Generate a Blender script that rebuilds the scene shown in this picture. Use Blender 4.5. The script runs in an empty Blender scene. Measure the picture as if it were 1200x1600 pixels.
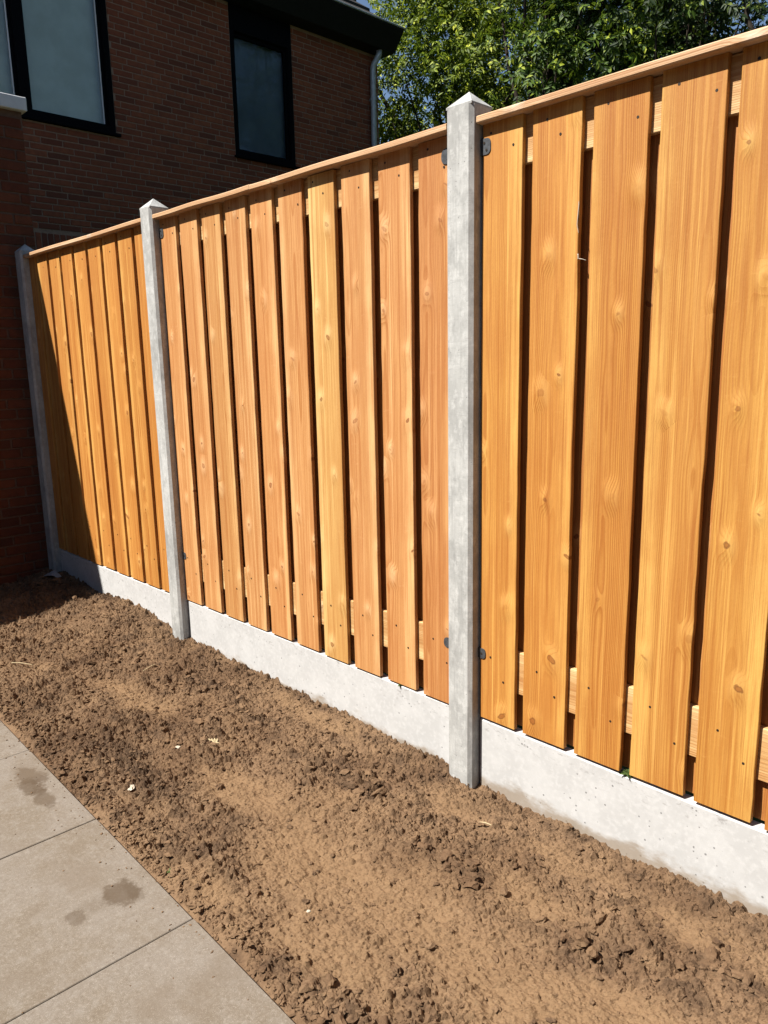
import bpy, math, random
import numpy as np
from mathutils import Vector, Matrix

random.seed(7)
rng = np.random.default_rng(7)
scene = bpy.context.scene
col = scene.collection

# ------------------------------------------------------------------ camera
cam_data = bpy.data.cameras.new('camera')
cam = bpy.data.objects.new('camera', cam_data)
col.objects.link(cam)
CAM = Vector((2.5187, -1.8446, 1.3779))
yaw, pit, rol = 2.3681, -0.1966, -0.0199
fw = Vector((math.cos(pit) * math.cos(yaw), math.cos(pit) * math.sin(yaw), math.sin(pit)))
rt = fw.cross(Vector((0, 0, 1))).normalized()
up = rt.cross(fw)
rt2 = rt * math.cos(rol) + up * math.sin(rol)
up2 = up * math.cos(rol) - rt * math.sin(rol)
M4 = Matrix.Identity(4)
for i in range(3):
    M4[i][0], M4[i][1], M4[i][2], M4[i][3] = rt2[i], up2[i], -fw[i], CAM[i]
cam.matrix_world = M4
cam_data.sensor_fit = 'VERTICAL'
cam_data.sensor_height = 24.0
cam_data.lens = 24.0 * 1183.43 / 1600.0
cam_data.clip_start = 0.05
cam_data.clip_end = 2000.0
scene.camera = cam

# ------------------------------------------------------------------ sky and sun
SUN_DIR = Vector((0.38, 1.0, -1.50)).normalized()      # direction the light travels
world = bpy.data.worlds.new('World')
scene.world = world
world.use_nodes = True
wn = world.node_tree.nodes
wl = world.node_tree.links
wn.clear()
sky_tex = wn.new('ShaderNodeTexSky')
sky_tex.sky_type = 'NISHITA'
sky_tex.sun_disc = False
sky_tex.sun_elevation = math.asin(-SUN_DIR.z)
sky_tex.sun_rotation = math.atan2(-SUN_DIR.x, -SUN_DIR.y)
sky_tex.air_density = 1.0
sky_tex.dust_density = 0.3
sky_tex.ozone_density = 1.5
bg = wn.new('ShaderNodeBackground')
bg.inputs['Strength'].default_value = 0.05
wo = wn.new('ShaderNodeOutputWorld')
wl.new(sky_tex.outputs[0], bg.inputs[0])
wl.new(bg.outputs[0], wo.inputs[0])
sun_data = bpy.data.lights.new('sun', 'SUN')
sun_data.energy = 5.0
sun_data.angle = math.radians(0.53)
sun_data.color = (1.0, 0.95, 0.87)
sun = bpy.data.objects.new('sun', sun_data)
col.objects.link(sun)
sun.rotation_euler = SUN_DIR.to_track_quat('-Z', 'Y').to_euler()
sun.location = (-4, -10, 14)
vs = scene.view_settings
vs.view_transform = 'Standard'
vs.look = 'None'
vs.gamma = 1.0
vs.exposure = 1.20
vs.use_curve_mapping = False


# ------------------------------------------------------------------ helpers
WPOS = {}


def mesh_of(name, verts, faces, mat=None, smooth=False):
    me = bpy.data.meshes.new(name)
    me.from_pydata([tuple(v) for v in verts], [], [tuple(f) for f in faces])
    if smooth:
        me.polygons.foreach_set('use_smooth', [True] * len(me.polygons))
    if mat:
        me.materials.append(mat)
    me.update()
    return me


def put(name, me, parent=None, loc=(0, 0, 0), rot=None, scale=None, color=None):
    o = bpy.data.objects.new(name, me)
    col.objects.link(o)
    w = Vector(loc)
    WPOS[o] = w
    if parent is not None:
        o.parent = parent
        o.location = w - WPOS[parent]
    else:
        o.location = w
    if rot:
        o.rotation_euler = rot
    if scale:
        o.scale = scale
    if color:
        o.color = color
    return o


def thing(name, label, cat, loc=(0, 0, 0), group=None):
    o = put(name, None, None, loc)
    o.empty_display_size = 0.1
    return tag(o, label, cat, group)


def tag(o, label=None, cat=None, group=None, kind=None):
    if label:
        o['label'] = label
    if cat:
        o['category'] = cat
    if group:
        o['group'] = group
    if kind:
        o['kind'] = kind
    return o


def structure(o):
    o['kind'] = 'structure'
    return o


class MB:
    def __init__(s):
        s.v = []
        s.f = []

    def add(s, v, f):
        b = len(s.v)
        s.v += [tuple(p) for p in v]
        s.f += [tuple(i + b for i in q) for q in f]

    def box(s, x0, x1, y0, y1, z0, z1, c=0.0):
        if c <= 0:
            v = [(x, y, z) for z in (z0, z1) for y in (y0, y1) for x in (x0, x1)]
            s.add(v, [(0, 2, 3, 1), (4, 5, 7, 6), (0, 1, 5, 4), (2, 6, 7, 3), (0, 4, 6, 2), (1, 3, 7, 5)])
        else:
            v, f = chamfer_box(x0, x1, y0, y1, z0, z1, c)
            s.add(v, f)

    def tube(s, pts, rad, n=8, cap=True):
        rings = []
        b = len(s.v)
        P = [Vector(p) for p in pts]
        prev = None
        for i, p in enumerate(P):
            d = (P[min(i + 1, len(P) - 1)] - P[max(i - 1, 0)]).normalized()
            if prev is None:
                a = d.orthogonal().normalized()
            else:
                a = (prev - d * prev.dot(d))
                a = a.normalized() if a.length > 1e-6 else d.orthogonal().normalized()
            prev = a
            c = d.cross(a)
            r = rad[i] if hasattr(rad, '__len__') else rad
            for k in range(n):
                t = 2 * math.pi * k / n
                s.v.append(tuple(p + (a * math.cos(t) + c * math.sin(t)) * r))
        for i in range(len(P) - 1):
            for k in range(n):
                k2 = (k + 1) % n
                s.f.append((b + i * n + k, b + i * n + k2, b + (i + 1) * n + k2, b + (i + 1) * n + k))
        if cap:
            s.f.append(tuple(b + k for k in range(n))[::-1])
            s.f.append(tuple(b + (len(P) - 1) * n + k for k in range(n)))

    def build(s, name, mat, parent=None, loc=(0, 0, 0), smooth=False, **k):
        return put(name, mesh_of(name, s.v, s.f, mat, smooth), parent, loc, **k)


def chamfer_box(x0, x1, y0, y1, z0, z1, c):
    X, Y, Z = (x0, x1), (y0, y1), (z0, z1)
    sg = (1, -1)
    v = []
    idx = {}
    for i in range(2):
        for j in range(2):
            for k in range(2):
                for a in range(3):
                    p = [X[i] + sg[i] * c, Y[j] + sg[j] * c, Z[k] + sg[k] * c]
                    p[a] = (X[i], Y[j], Z[k])[a]
                    idx[i, j, k, a] = len(v)
                    v.append(tuple(p))
    f = []
    g = lambda i, j, k, a: idx[i, j, k, a]
    for s_ in (0, 1):
        q = [g(s_, 0, 0, 0), g(s_, 1, 0, 0), g(s_, 1, 1, 0), g(s_, 0, 1, 0)]
        f.append(q if s_ else q[::-1])
        q = [g(0, s_, 0, 1), g(0, s_, 1, 1), g(1, s_, 1, 1), g(1, s_, 0, 1)]
        f.append(q if s_ else q[::-1])
        q = [g(0, 0, s_, 2), g(1, 0, s_, 2), g(1, 1, s_, 2), g(0, 1, s_, 2)]
        f.append(q if s_ else q[::-1])
    cx = Vector(((x0 + x1) / 2, (y0 + y1) / 2, (z0 + z1) / 2))

    def orient(q):
        a, b, d = Vector(v[q[0]]), Vector(v[q[1]]), Vector(v[q[2]])
        n = (b - a).cross(d - a)
        m = sum((Vector(v[t]) for t in q), Vector()) / len(q)
        return q if n.dot(m - cx) > 0 else q[::-1]
    for j in range(2):
        for k in range(2):
            f.append(orient([g(0, j, k, 1), g(1, j, k, 1), g(1, j, k, 2), g(0, j, k, 2)]))
            f.append(orient([g(j, 0, k, 0), g(j, 1, k, 0), g(j, 1, k, 2), g(j, 0, k, 2)]))
            f.append(orient([g(j, k, 0, 0), g(j, k, 1, 0), g(j, k, 1, 1), g(j, k, 0, 1)]))
    for i in range(2):
        for j in range(2):
            for k in range(2):
                f.append(orient([g(i, j, k, 0), g(i, j, k, 1), g(i, j, k, 2)]))
    return v, [orient(list(q)) for q in f]


# --- numpy gradient noise
_perm = rng.permutation(512).astype(np.int64)
_perm = np.concatenate([_perm, _perm, _perm])
_ang = rng.random(512) * 2 * np.pi
_gx, _gy = np.cos(_ang), np.sin(_ang)


def perlin(x, y):
    xi = np.floor(x).astype(np.int64)
    yi = np.floor(y).astype(np.int64)
    xf, yf = x - xi, y - yi
    xi &= 511
    yi &= 511
    u = xf * xf * xf * (xf * (xf * 6 - 15) + 10)
    w = yf * yf * yf * (yf * (yf * 6 - 15) + 10)

    def gr(ix, iy, dx, dy):
        h = _perm[(_perm[ix & 511] + iy) & 511] & 511
        return _gx[h] * dx + _gy[h] * dy
    a = gr(xi, yi, xf, yf)
    b = gr(xi + 1, yi, xf - 1, yf)
    c = gr(xi, yi + 1, xf, yf - 1)
    d = gr(xi + 1, yi + 1, xf - 1, yf - 1)
    return (a + u * (b - a)) * (1 - w) + (c + u * (d - c)) * w


def fbm(x, y, o=4):
    s = 0
    a = 1.0
    for i in range(o):
        s = s + a * perlin(x * 2 ** i + 13.7 * i, y * 2 ** i + 7.1 * i)
        a *= 0.5
    return s


ALB = 0.60           # overall albedo of the opaque materials


# --- node graph helper
class NG:
    def __init__(s, name):
        s.m = bpy.data.materials.new(name)
        s.m.use_nodes = True
        s.t = s.m.node_tree
        s.t.nodes.clear()
        s.out = s.t.nodes.new('ShaderNodeOutputMaterial')

    def n(s, typ, **k):
        nd = s.t.nodes.new(typ)
        for a, b in k.items():
            setattr(nd, a, b)
        return nd

    def set(s, sock, val):
        if isinstance(val, bpy.types.NodeSocket):
            s.t.links.new(val, sock)
        elif val is not None:
            if isinstance(val, (tuple, list)) and len(val) == 3 and sock.type == 'RGBA':
                val = (*val, 1)
            sock.default_value = val

    def math(s, op, a, b=None, c=None, clamp=False):
        nd = s.n('ShaderNodeMath', operation=op, use_clamp=clamp)
        for i, v in enumerate((a, b, c)):
            if v is not None:
                s.set(nd.inputs[i], v)
        return nd.outputs[0]

    def vmath(s, op, a, b=None):
        nd = s.n('ShaderNodeVectorMath', operation=op)
        s.set(nd.inputs[0], a)
        if b is not None:
            s.set(nd.inputs[1], b)
        return nd.outputs[0]

    def xyz(s, x, y, z):
        nd = s.n('ShaderNodeCombineXYZ')
        for i, v in enumerate((x, y, z)):
            s.set(nd.inputs[i], v)
        return nd.outputs[0]

    def sep(s, v):
        nd = s.n('ShaderNodeSeparateXYZ')
        s.set(nd.inputs[0], v)
        return nd.outputs

    def noise(s, vec, scale=5, detail=3, rough=0.55, dist=0.0):
        nd = s.n('ShaderNodeTexNoise')
        s.set(nd.inputs['Vector'], vec)
        s.set(nd.inputs['Scale'], scale)
        nd.inputs['Detail'].default_value = detail
        nd.inputs['Roughness'].default_value = rough
        nd.inputs['Distortion'].default_value = dist
        return nd.outputs['Fac']

    def step(s, v, lo, hi, a=0.0, b=1.0):
        nd = s.n('ShaderNodeMapRange', interpolation_type='SMOOTHSTEP')
        s.set(nd.inputs['Value'], v)
        for k, q in (('From Min', lo), ('From Max', hi), ('To Min', a), ('To Max', b)):
            s.set(nd.inputs[k], q)
        return nd.outputs['Result']

    def mix(s, f, a, b, mode='MIX'):
        nd = s.n('ShaderNodeMix', data_type='RGBA', blend_type=mode)
        s.set(nd.inputs['Factor'], f)
        s.set(nd.inputs[6], a)
        s.set(nd.inputs[7], b)
        return nd.outputs[2]

    def bump(s, h, strength=0.3, dist=0.002, normal=None):
        nd = s.n('ShaderNodeBump')
        nd.inputs['Strength'].default_value = strength
        nd.inputs['Distance'].default_value = dist
        s.set(nd.inputs['Height'], h)
        if normal is not None:
            s.set(nd.inputs['Normal'], normal)
        return nd.outputs[0]

    def principled(s, color, rough=0.7, spec=0.3, normal=None, metallic=0.0):
        nd = s.n('ShaderNodeBsdfPrincipled')
        s.set(nd.inputs['Base Color'], s.mix(1.0, color, (ALB, ALB, ALB), 'MULTIPLY'))
        s.set(nd.inputs['Roughness'], rough)
        nd.inputs['Specular IOR Level'].default_value = spec
        nd.inputs['Metallic'].default_value = metallic
        if normal is not None:
            s.set(nd.inputs['Normal'], normal)
        s.t.links.new(nd.outputs[0], s.out.inputs[0])
        return nd

    @property
    def obj(s):
        return s.n('ShaderNodeTexCoord').outputs['Object']

    @property
    def pos(s):
        return s.n('ShaderNodeNewGeometry').outputs['Position']


# ------------------------------------------------------------------ materials
def mat_wood(name, horizontal=False):
    g = NG(name)
    oi = g.n('ShaderNodeObjectInfo')
    rnd = oi.outputs['Random']
    o = g.sep(g.obj)
    if horizontal:      # grain along x
        ox, oy, oz = o[2], o[1], o[0]
    else:
        ox, oy, oz = o[0], o[1], o[2]
    r1 = g.math('MULTIPLY', rnd, 91.7)
    r2 = g.math('FRACT', g.math('MULTIPLY', rnd, 173.3))
    r3 = g.math('FRACT', g.math('MULTIPLY', rnd, 631.1))
    # slow wander of the pith along the board
    w1 = g.noise(g.xyz(r1, 0.0, g.math('MULTIPLY', oz, 1.1)), 1.0, 2)
    w2 = g.noise(g.xyz(r1, 7.0, g.math('MULTIPLY', oz, 1.6)), 1.0, 2)
    w3 = g.noise(g.xyz(g.math('ADD', g.math('MULTIPLY', ox, 16.0), r1), 3.0, g.math('MULTIPLY', oz, 3.5)), 1.0, 3)
    px = g.math('MULTIPLY_ADD', r2, 0.16, -0.08)
    dx = g.math('ADD', g.math('SUBTRACT', ox, px), g.math('MULTIPLY_ADD', w1, 0.04, -0.02))
    dy = g.math('ADD', g.math('ADD', oy, g.math('MULTIPLY_ADD', r3, 0.05, 0.015)), g.math('MULTIPLY_ADD', w2, 0.032, -0.016))
    rr = g.math('SQRT', g.math('ADD', g.math('MULTIPLY', dx, dx), g.math('MULTIPLY', dy, dy)))
    rr = g.math('ADD', rr, g.math('MULTIPLY_ADD', w3, 0.004, -0.002))
    # knots: one feature point per cell
    kv = g.xyz(g.math('ADD', ox, r1), g.math('ADD', oz, g.math('MULTIPLY', r1, 0.37)), 0.0)
    vor = g.n('ShaderNodeTexVoronoi', voronoi_dimensions='2D', feature='F1')
    g.set(vor.inputs['Vector'], kv)
    vor.inputs['Scale'].default_value = 5.0
    d = g.vmath('SUBTRACT', kv, vor.outputs['Position'])
    ds = g.sep(d)
    crn = g.sep(vor.outputs['Color'])
    thr = g.math('MULTIPLY_ADD', r2, 0.45, 0.04)
    keep = g.step(crn[0], thr, g.math('ADD', thr, 0.05))
    ksz = g.math('MULTIPLY_ADD', g.math('POWER', crn[1], 1.6), 0.009, 0.0022)
    kx = g.math('ADD', ds[0], g.math('MULTIPLY', ds[1], g.math('MULTIPLY_ADD', crn[0], 2.2, -1.1)))
    dist = g.math('SQRT', g.math('ADD', g.math('MULTIPLY', kx, kx), g.math('MULTIPLY', ds[1], ds[1])))
    dist = g.math('ADD', dist, g.math('MULTIPLY_ADD', g.noise(kv, 55, 3), 0.016, -0.008))
    de = g.math('SQRT', g.math('ADD', g.math('MULTIPLY', ds[0], ds[0]),
                               g.math('MULTIPLY', g.math('MULTIPLY', ds[1], ds[1]), 0.30)))
    q = g.math('DIVIDE', de, g.math('MULTIPLY_ADD', ksz, 1.2, 0.012))
    swell = g.math('MULTIPLY', g.math('POWER', 2.718, g.math('MULTIPLY', g.math('MULTIPLY', q, q), -1.0)), g.math('MULTIPLY', keep, g.step(dist, 0.085, 0.035)))
    rr = g.math('ADD', rr, g.math('MULTIPLY', swell, 0.013))
    ph = g.math('FRACT', g.math('MULTIPLY', rr, 215.0))
    late = g.math('MULTIPLY', g.step(ph, 0.30, 0.88), g.step(ph, 1.0, 0.90))
    bandn = g.noise(g.xyz(g.math('MULTIPLY', rr, 30), r1, 0.0), 1.0, 2)
    late = g.math('MULTIPLY', late, g.step(bandn, 0.3, 0.65, 0.35, 1.0))
    fibre = g.noise(g.xyz(g.math('ADD', g.math('MULTIPLY', ox, 420), r1), g.math('MULTIPLY', oy, 420), g.math('MULTIPLY', oz, 5)), 1.0, 3)
    blot = g.noise(g.xyz(g.math('ADD', g.math('MULTIPLY', ox, 14), r1), r1, g.math('MULTIPLY', oz, 4.5)), 1.0, 4, 0.6)
    side = g.math('MULTIPLY', ox, g.math('MULTIPLY_ADD', g.math('GREATER_THAN', r3, 0.45), 2.0, -1.0))
    sap = g.step(g.math('ADD', side, g.math('MULTIPLY_ADD', w1, 0.06, -0.03)), 0.024, 0.056)
    c = g.mix(late, (0.71, 0.400, 0.142), (0.50, 0.220, 0.056))
    c = g.mix(g.math('MULTIPLY', sap, 0.80), c, (0.92, 0.62, 0.26))
    c = g.mix(g.step(blot, 0.30, 0.72, 0.0, 0.55), c, (0.56, 0.25, 0.075))
    c = g.mix(g.step(fibre, 0.38, 0.72, 0.0, 0.48), c, (0.44, 0.18, 0.05))
    strk = g.noise(g.xyz(g.math('ADD', g.math('MULTIPLY', g.math('ADD', ox, g.math('MULTIPLY', swell, 0.012)), 75), r1), r1, g.math('MULTIPLY', oz, 0.9)), 1.0, 4, 0.7)
    c = g.mix(g.step(strk, 0.52, 0.68, 0.0, 0.70), c, (0.45, 0.175, 0.042))
    c = g.mix(g.step(strk, 0.47, 0.30, 0.0, 0.65), c, (0.90, 0.58, 0.24))
    crk = g.noise(g.xyz(g.math('ADD', g.math('MULTIPLY', ox, 230), g.math('MULTIPLY', r1, 3.0)), r1, g.math('MULTIPLY', oz, 2.2)), 1.0, 2, 0.6)
    c = g.mix(g.step(crk, 0.72, 0.80, 0.0, 0.6), c, (0.22, 0.085, 0.025))
    scuf = g.noise(g.xyz(g.math('ADD', g.math('MULTIPLY', ox, 22), r1), r1, g.math('MULTIPLY', oz, 70)), 1.0, 4, 0.7)
    c = g.mix(g.math('MULTIPLY', g.step(scuf, 0.58, 0.80, 0.0, 0.22), g.step(blot, 0.45, 0.55)), c, (0.88, 0.56, 0.26))
    # paler shimmer around knots, dark core
    c = g.mix(g.math('MULTIPLY', swell, g.step(g.math('ADD', blot, g.math('MULTIPLY', ds[1], 3.0)), 0.38, 0.60, 0.0, 0.58)), c, (0.92, 0.63, 0.30))
    core = g.math('MULTIPLY', g.step(g.math('SUBTRACT', dist, ksz), 0.003, -0.002), keep)
    ring = g.math('MULTIPLY', g.step(g.math('ABSOLUTE', g.math('SUBTRACT', dist, ksz)), 0.0035, 0.0008), keep)
    c = g.mix(g.math('MULTIPLY', core, g.step(crn[2], 0.1, 0.95, 0.12, 0.75)), c, (0.34, 0.125, 0.036))
    c = g.mix(g.math('MULTIPLY', ring, g.math('MULTIPLY', g.step(crn[2], 0.3, 0.9), 0.50)), c, (0.16, 0.06, 0.02))
    c = g.mix(1.0, c, oi.outputs['Color'], 'MULTIPLY')
    saw = g.noise(g.xyz(g.math('MULTIPLY', ox, 120), g.math('MULTIPLY', oy, 120), g.math('MULTIPLY', oz, 45)), 1.0, 4, 0.7)
    h = g.math('ADD', g.math('MULTIPLY', late, 0.35), g.math('ADD', g.math('MULTIPLY', fibre, 0.6), g.math('MULTIPLY', saw, 0.7)))
    h = g.math('ADD', h, g.math('MULTIPLY', swell, 3.0))
    nb = g.bump(h, 0.55, 0.0016)
    g.principled(c, g.step(fibre, 0.2, 0.8, 0.5, 0.72), 0.35, nb)
    return g.m


def mat_concrete(name, base, dark, light, pit=0.5, streak=False, dirt=False):
    g = NG(name)
    p = g.pos
    s = g.sep(p)
    v = g.xyz(s[0], s[1], g.math('MULTIPLY', s[2], 0.55)) if streak else p
    n1 = g.noise(v, 9, 5, 0.6)
    n2 = g.noise(v, 60, 4, 0.6)
    n3 = g.noise(p, 450, 3, 0.6)
    c = g.mix(g.step(n1, 0.36, 0.66), dark, base)
    c = g.mix(g.step(n2, 0.45, 0.70, 0, 0.75), c, light)
    c = g.mix(g.step(g.noise(v, 24, 5, 0.7), 0.52, 0.70, 0, 0.45), c, dark)
    if streak:          # tide marks from casting
        n4 = g.noise(g.xyz(g.math('MULTIPLY', s[0], 8), g.math('MULTIPLY', s[1], 8), g.math('MULTIPLY', s[2], 60)), 1.0, 3)
        c = g.mix(g.math('MULTIPLY', g.step(n4, 0.55, 0.72, 0, 0.5), g.step(n1, 0.4, 0.6)), c, light)
        n7 = g.noise(g.xyz(g.math('MULTIPLY', s[0], 110), g.math('MULTIPLY', s[1], 110), g.math('MULTIPLY', s[2], 3.0)), 1.0, 3, .7)
        c = g.mix(g.step(n7, 0.50, 0.70, 0, 0.45), c, tuple(k * .8 for k in dark))
        n6 = g.noise(g.xyz(g.math('MULTIPLY', s[0], 60), g.math('MULTIPLY', s[1], 60), g.math('MULTIPLY', s[2], 230)), 1.0, 3, .7)
        c = g.mix(g.step(n6, 0.52, 0.68, 0, 0.4), c, tuple(k * .75 for k in dark))
        n5 = g.noise(g.xyz(g.math('MULTIPLY', s[0], 14), g.math('MULTIPLY', s[1], 14), g.math('MULTIPLY', s[2], 7)), 1.0, 4, .7)
        c = g.mix(g.step(n5, 0.50, 0.68, 0, 0.55), c, tuple(k * .62 for k in dark))
    c = g.mix(g.step(n3, 0.35, 0.7, 0.0, 0.35), c, dark)
    vor = g.n('ShaderNodeTexVoronoi', feature='F1')
    g.set(vor.inputs['Vector'], p)
    vor.inputs['Scale'].default_value = 95
    rc = g.sep(vor.outputs['Color'])
    thr = g.math('MULTIPLY', g.step(rc[0], 0.86, 1.0), 0.17 * pit * 2)
    pits = g.math('MULTIPLY', g.math('LESS_THAN', vor.outputs['Distance'], thr), g.step(n1, 0.42, 0.5))
    c = g.mix(g.math('MULTIPLY', pits, 0.75), c, tuple(k * 0.28 for k in base))
    if dirt:            # splashed soil along the lower edge and scuffs along the top arris
        nd = g.noise(g.xyz(g.math('MULTIPLY', s[0], 7), 0.0, g.math('MULTIPLY', s[2], 16)), 1.0, 5, 0.65)
        low = g.step(g.math('ADD', s[2], g.math('MULTIPLY_ADD', nd, -0.15, 0.085)), 0.028, -0.012)
        c = g.mix(g.math('MULTIPLY', low, 0.75), c, (0.36, 0.27, 0.18))
        ns = g.noise(g.xyz(g.math('MULTIPLY', s[0], 24), 0.0, g.math('MULTIPLY', s[2], 60)), 1.0, 4, 0.7)
        scuff = g.math('MULTIPLY', g.step(ns, 0.56, 0.66), g.step(s[2], 0.11, 0.20))
        c = g.mix(g.math('MULTIPLY', scuff, 0.65), c, (0.36, 0.34, 0.33))
    h = g.math('ADD', g.math('MULTIPLY', n3, 0.4), g.math('MULTIPLY', n2, 0.4))
    h = g.math('SUBTRACT', h, g.math('MULTIPLY', pits, 0.8))
    g.principled(c, 0.85, 0.25, g.bump(h, 0.35, 0.0015))
    return g.m


def mat_soil(name, use_attr=True, dark=0.90):
    g = NG(name)
    p = g.pos
    n1 = g.noise(p, 2.6, 5, 0.6)
    n2 = g.noise(p, 11, 5, 0.65)
    n3 = g.noise(p, 70, 4, 0.65)
    n4 = g.noise(p, 420, 3, 0.6)
    D = dark
    c = g.mix(g.step(n1, 0.36, 0.60), (0.200 * D, 0.119 * D, 0.067 * D), (0.300 * D, 0.188 * D, 0.108 * D))
    c = g.mix(g.step(n2, 0.50, 0.68, 0, 0.75), c, (0.118 * D, 0.073 * D, 0.045 * D))
    c = g.mix(g.step(n2, 0.48, 0.30, 0, 0.55), c, (0.36 * D, 0.228 * D, 0.125 * D))
    if use_attr:
        at = g.n('ShaderNodeAttribute', attribute_name='sand')
        f = at.outputs['Fac']
        c = g.mix(g.math('MULTIPLY', f, 0.85), c, g.mix(n2, (0.335, 0.215, 0.120), (0.265, 0.162, 0.086)))
        am = g.n('ShaderNodeAttribute', attribute_name='moist')
        c = g.mix(g.math('MULTIPLY', am.outputs['Fac'], 0.76), c, (0.068, 0.041, 0.026))
    c = g.mix(g.step(n3, 0.50, 0.70, 0, 0.45), c, (0.11 * D, 0.068 * D, 0.042 * D))
    c = g.mix(g.step(n3, 0.44, 0.28, 0, 0.35), c, (0.42 * D, 0.29 * D, 0.18 * D))
    c = g.mix(g.step(n4, 0.62, 0.74, 0, 0.35), c, (0.40, 0.30, 0.20))
    h = g.math('ADD', g.math('MULTIPLY', n3, 1.0), g.math('MULTIPLY', n4, 0.5))
    g.principled(c, 0.95, 0.12, g.bump(h, 0.8, 0.005))
    return g.m


def mat_tile():
    g = NG('paving_concrete')
    p = g.pos
    oi = g.n('ShaderNodeObjectInfo')
    off = g.vmath('ADD', p, g.xyz(g.math('MULTIPLY', oi.outputs['Random'], 17), 0.0, 0.0))
    n1 = g.noise(off, 3.2, 5, 0.6)
    n2 = g.noise(off, 28, 4, 0.65)
    n3 = g.noise(p, 260, 3, 0.7)
    n4 = g.noise(p, 620, 2, 0.7)
    n5 = g.noise(p, 95, 4, 0.75)
    c = g.mix(g.step(n1, 0.35, 0.66), (0.250, 0.214, 0.178), (0.205, 0.164, 0.120))
    c = g.mix(g.step(n2, 0.45, 0.70, 0, 0.45), c, (0.315, 0.282, 0.245))
    c = g.mix(g.step(n5, 0.50, 0.68, 0, 0.50), c, (0.35, 0.305, 0.255))
    c = g.mix(g.step(n5, 0.46, 0.30, 0, 0.50), c, (0.145, 0.110, 0.078))
    c = g.mix(g.step(n3, 0.56, 0.70, 0, 0.55), c, (0.38, 0.335, 0.28))
    c = g.mix(g.step(n3, 0.42, 0.28, 0, 0.45), c, (0.16, 0.125, 0.095))
    c = g.mix(g.step(n4, 0.62, 0.70, 0, 0.8), c, (0.60, 0.56, 0.50))
    s = g.sep(p)
    wob = g.noise(p, 20, 6, 0.68)
    wob2 = g.noise(p, 5.5, 2, 0.5)

    def blot(cx, cy, rx, ry, amt, soft=0.28):
        nonlocal c
        a = g.math('DIVIDE', g.math('SUBTRACT', s[0], cx), rx)
        b = g.math('DIVIDE', g.math('SUBTRACT', s[1], cy), ry)
        d = g.math('SQRT', g.math('ADD', g.math('MULTIPLY', a, a), g.math('MULTIPLY', b, b)))
        d = g.math('ADD', d, g.math('MULTIPLY_ADD', wob, 2.6, -1.3))
        c = g.mix(g.step(d, 1.0 + soft, 1.0 - soft, 0, amt), c, (0.095, 0.062, 0.034))
    blot(-0.045, -1.062, 0.085, 0.036, 0.70)
    blot(0.020, -1.085, 0.065, 0.034, 0.68)
    blot(0.115, -1.082, 0.070, 0.026, 0.66)
    blot(0.735, -1.112, 0.050, 0.042, 0.72)
    blot(0.765, -1.085, 0.050, 0.018, 0.40)
    blot(0.745, -1.238, 0.030, 0.020, 0.48)
    blot(0.735, -1.175, 0.035, 0.050, 0.22, 0.6)
    c = g.mix(g.step(wob2, 0.5, 0.72, 0, 0.45), c, (0.180, 0.135, 0.092))
    h = g.math('ADD', g.math('MULTIPLY', n3, 0.7), g.math('MULTIPLY', n4, 0.5))
    g.principled(c, 0.82, 0.3, g.bump(h, 0.30, 0.0012))
    return g.m


def mat_brick(name, attr=False, tint=(1.58, 1.22, 1.08)):
    g = NG(name)
    if attr:
        r = g.n('ShaderNodeAttribute', attribute_name='rnd').outputs['Fac']
    else:
        r = g.n('ShaderNodeObjectInfo').outputs['Random']
    p = g.pos
    n1 = g.noise(p, 22, 4, 0.65)
    n2 = g.noise(p, 180, 3, 0.6)
    r2 = g.math('FRACT', g.math('MULTIPLY', r, 57.3))
    ramp = g.n('ShaderNodeValToRGB')
    g.set(ramp.inputs[0], r)
    el = ramp.color_ramp.elements
    el[0].position, el[0].color = 0.0, (0.125, 0.050, 0.034, 1)
    el[1].position, el[1].color = 1.0, (0.235, 0.096, 0.055, 1)
    e = el.new(0.12); e.color = (0.110, 0.052, 0.038, 1)
    e = el.new(0.20); e.color = (0.170, 0.064, 0.040, 1)
    e = el.new(0.65); e.color = (0.200, 0.078, 0.046, 1)
    c = g.mix(g.step(n1, 0.35, 0.7, 0, 0.6), ramp.outputs[0], (0.13, 0.052, 0.036))
    c = g.mix(g.step(n2, 0.55, 0.75, 0, 0.5), c, (0.26, 0.13, 0.085))
    c = g.mix(1.0, c, tint, 'MULTIPLY')
    h = g.math('ADD', n1, g.math('MULTIPLY', n2, 0.6))
    g.principled(c, 0.9, 0.15, g.bump(h, 0.6, 0.003))
    return g.m


def mat_simple(name, color, rough=0.6, spec=0.4, metallic=0.0, var=0.2, scale=20, bump=0.1):
    g = NG(name)
    p = g.pos
    n = g.noise(p, scale, 4, 0.6)
    c = g.mix(g.step(n, 0.3, 0.7), tuple(k * (1 - var) for k in color), tuple(min(1, k * (1 + var)) for k in color))
    g.principled(c, rough, spec, g.bump(g.noise(p, scale * 8, 3), bump, 0.001), metallic)
    return g.m


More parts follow.
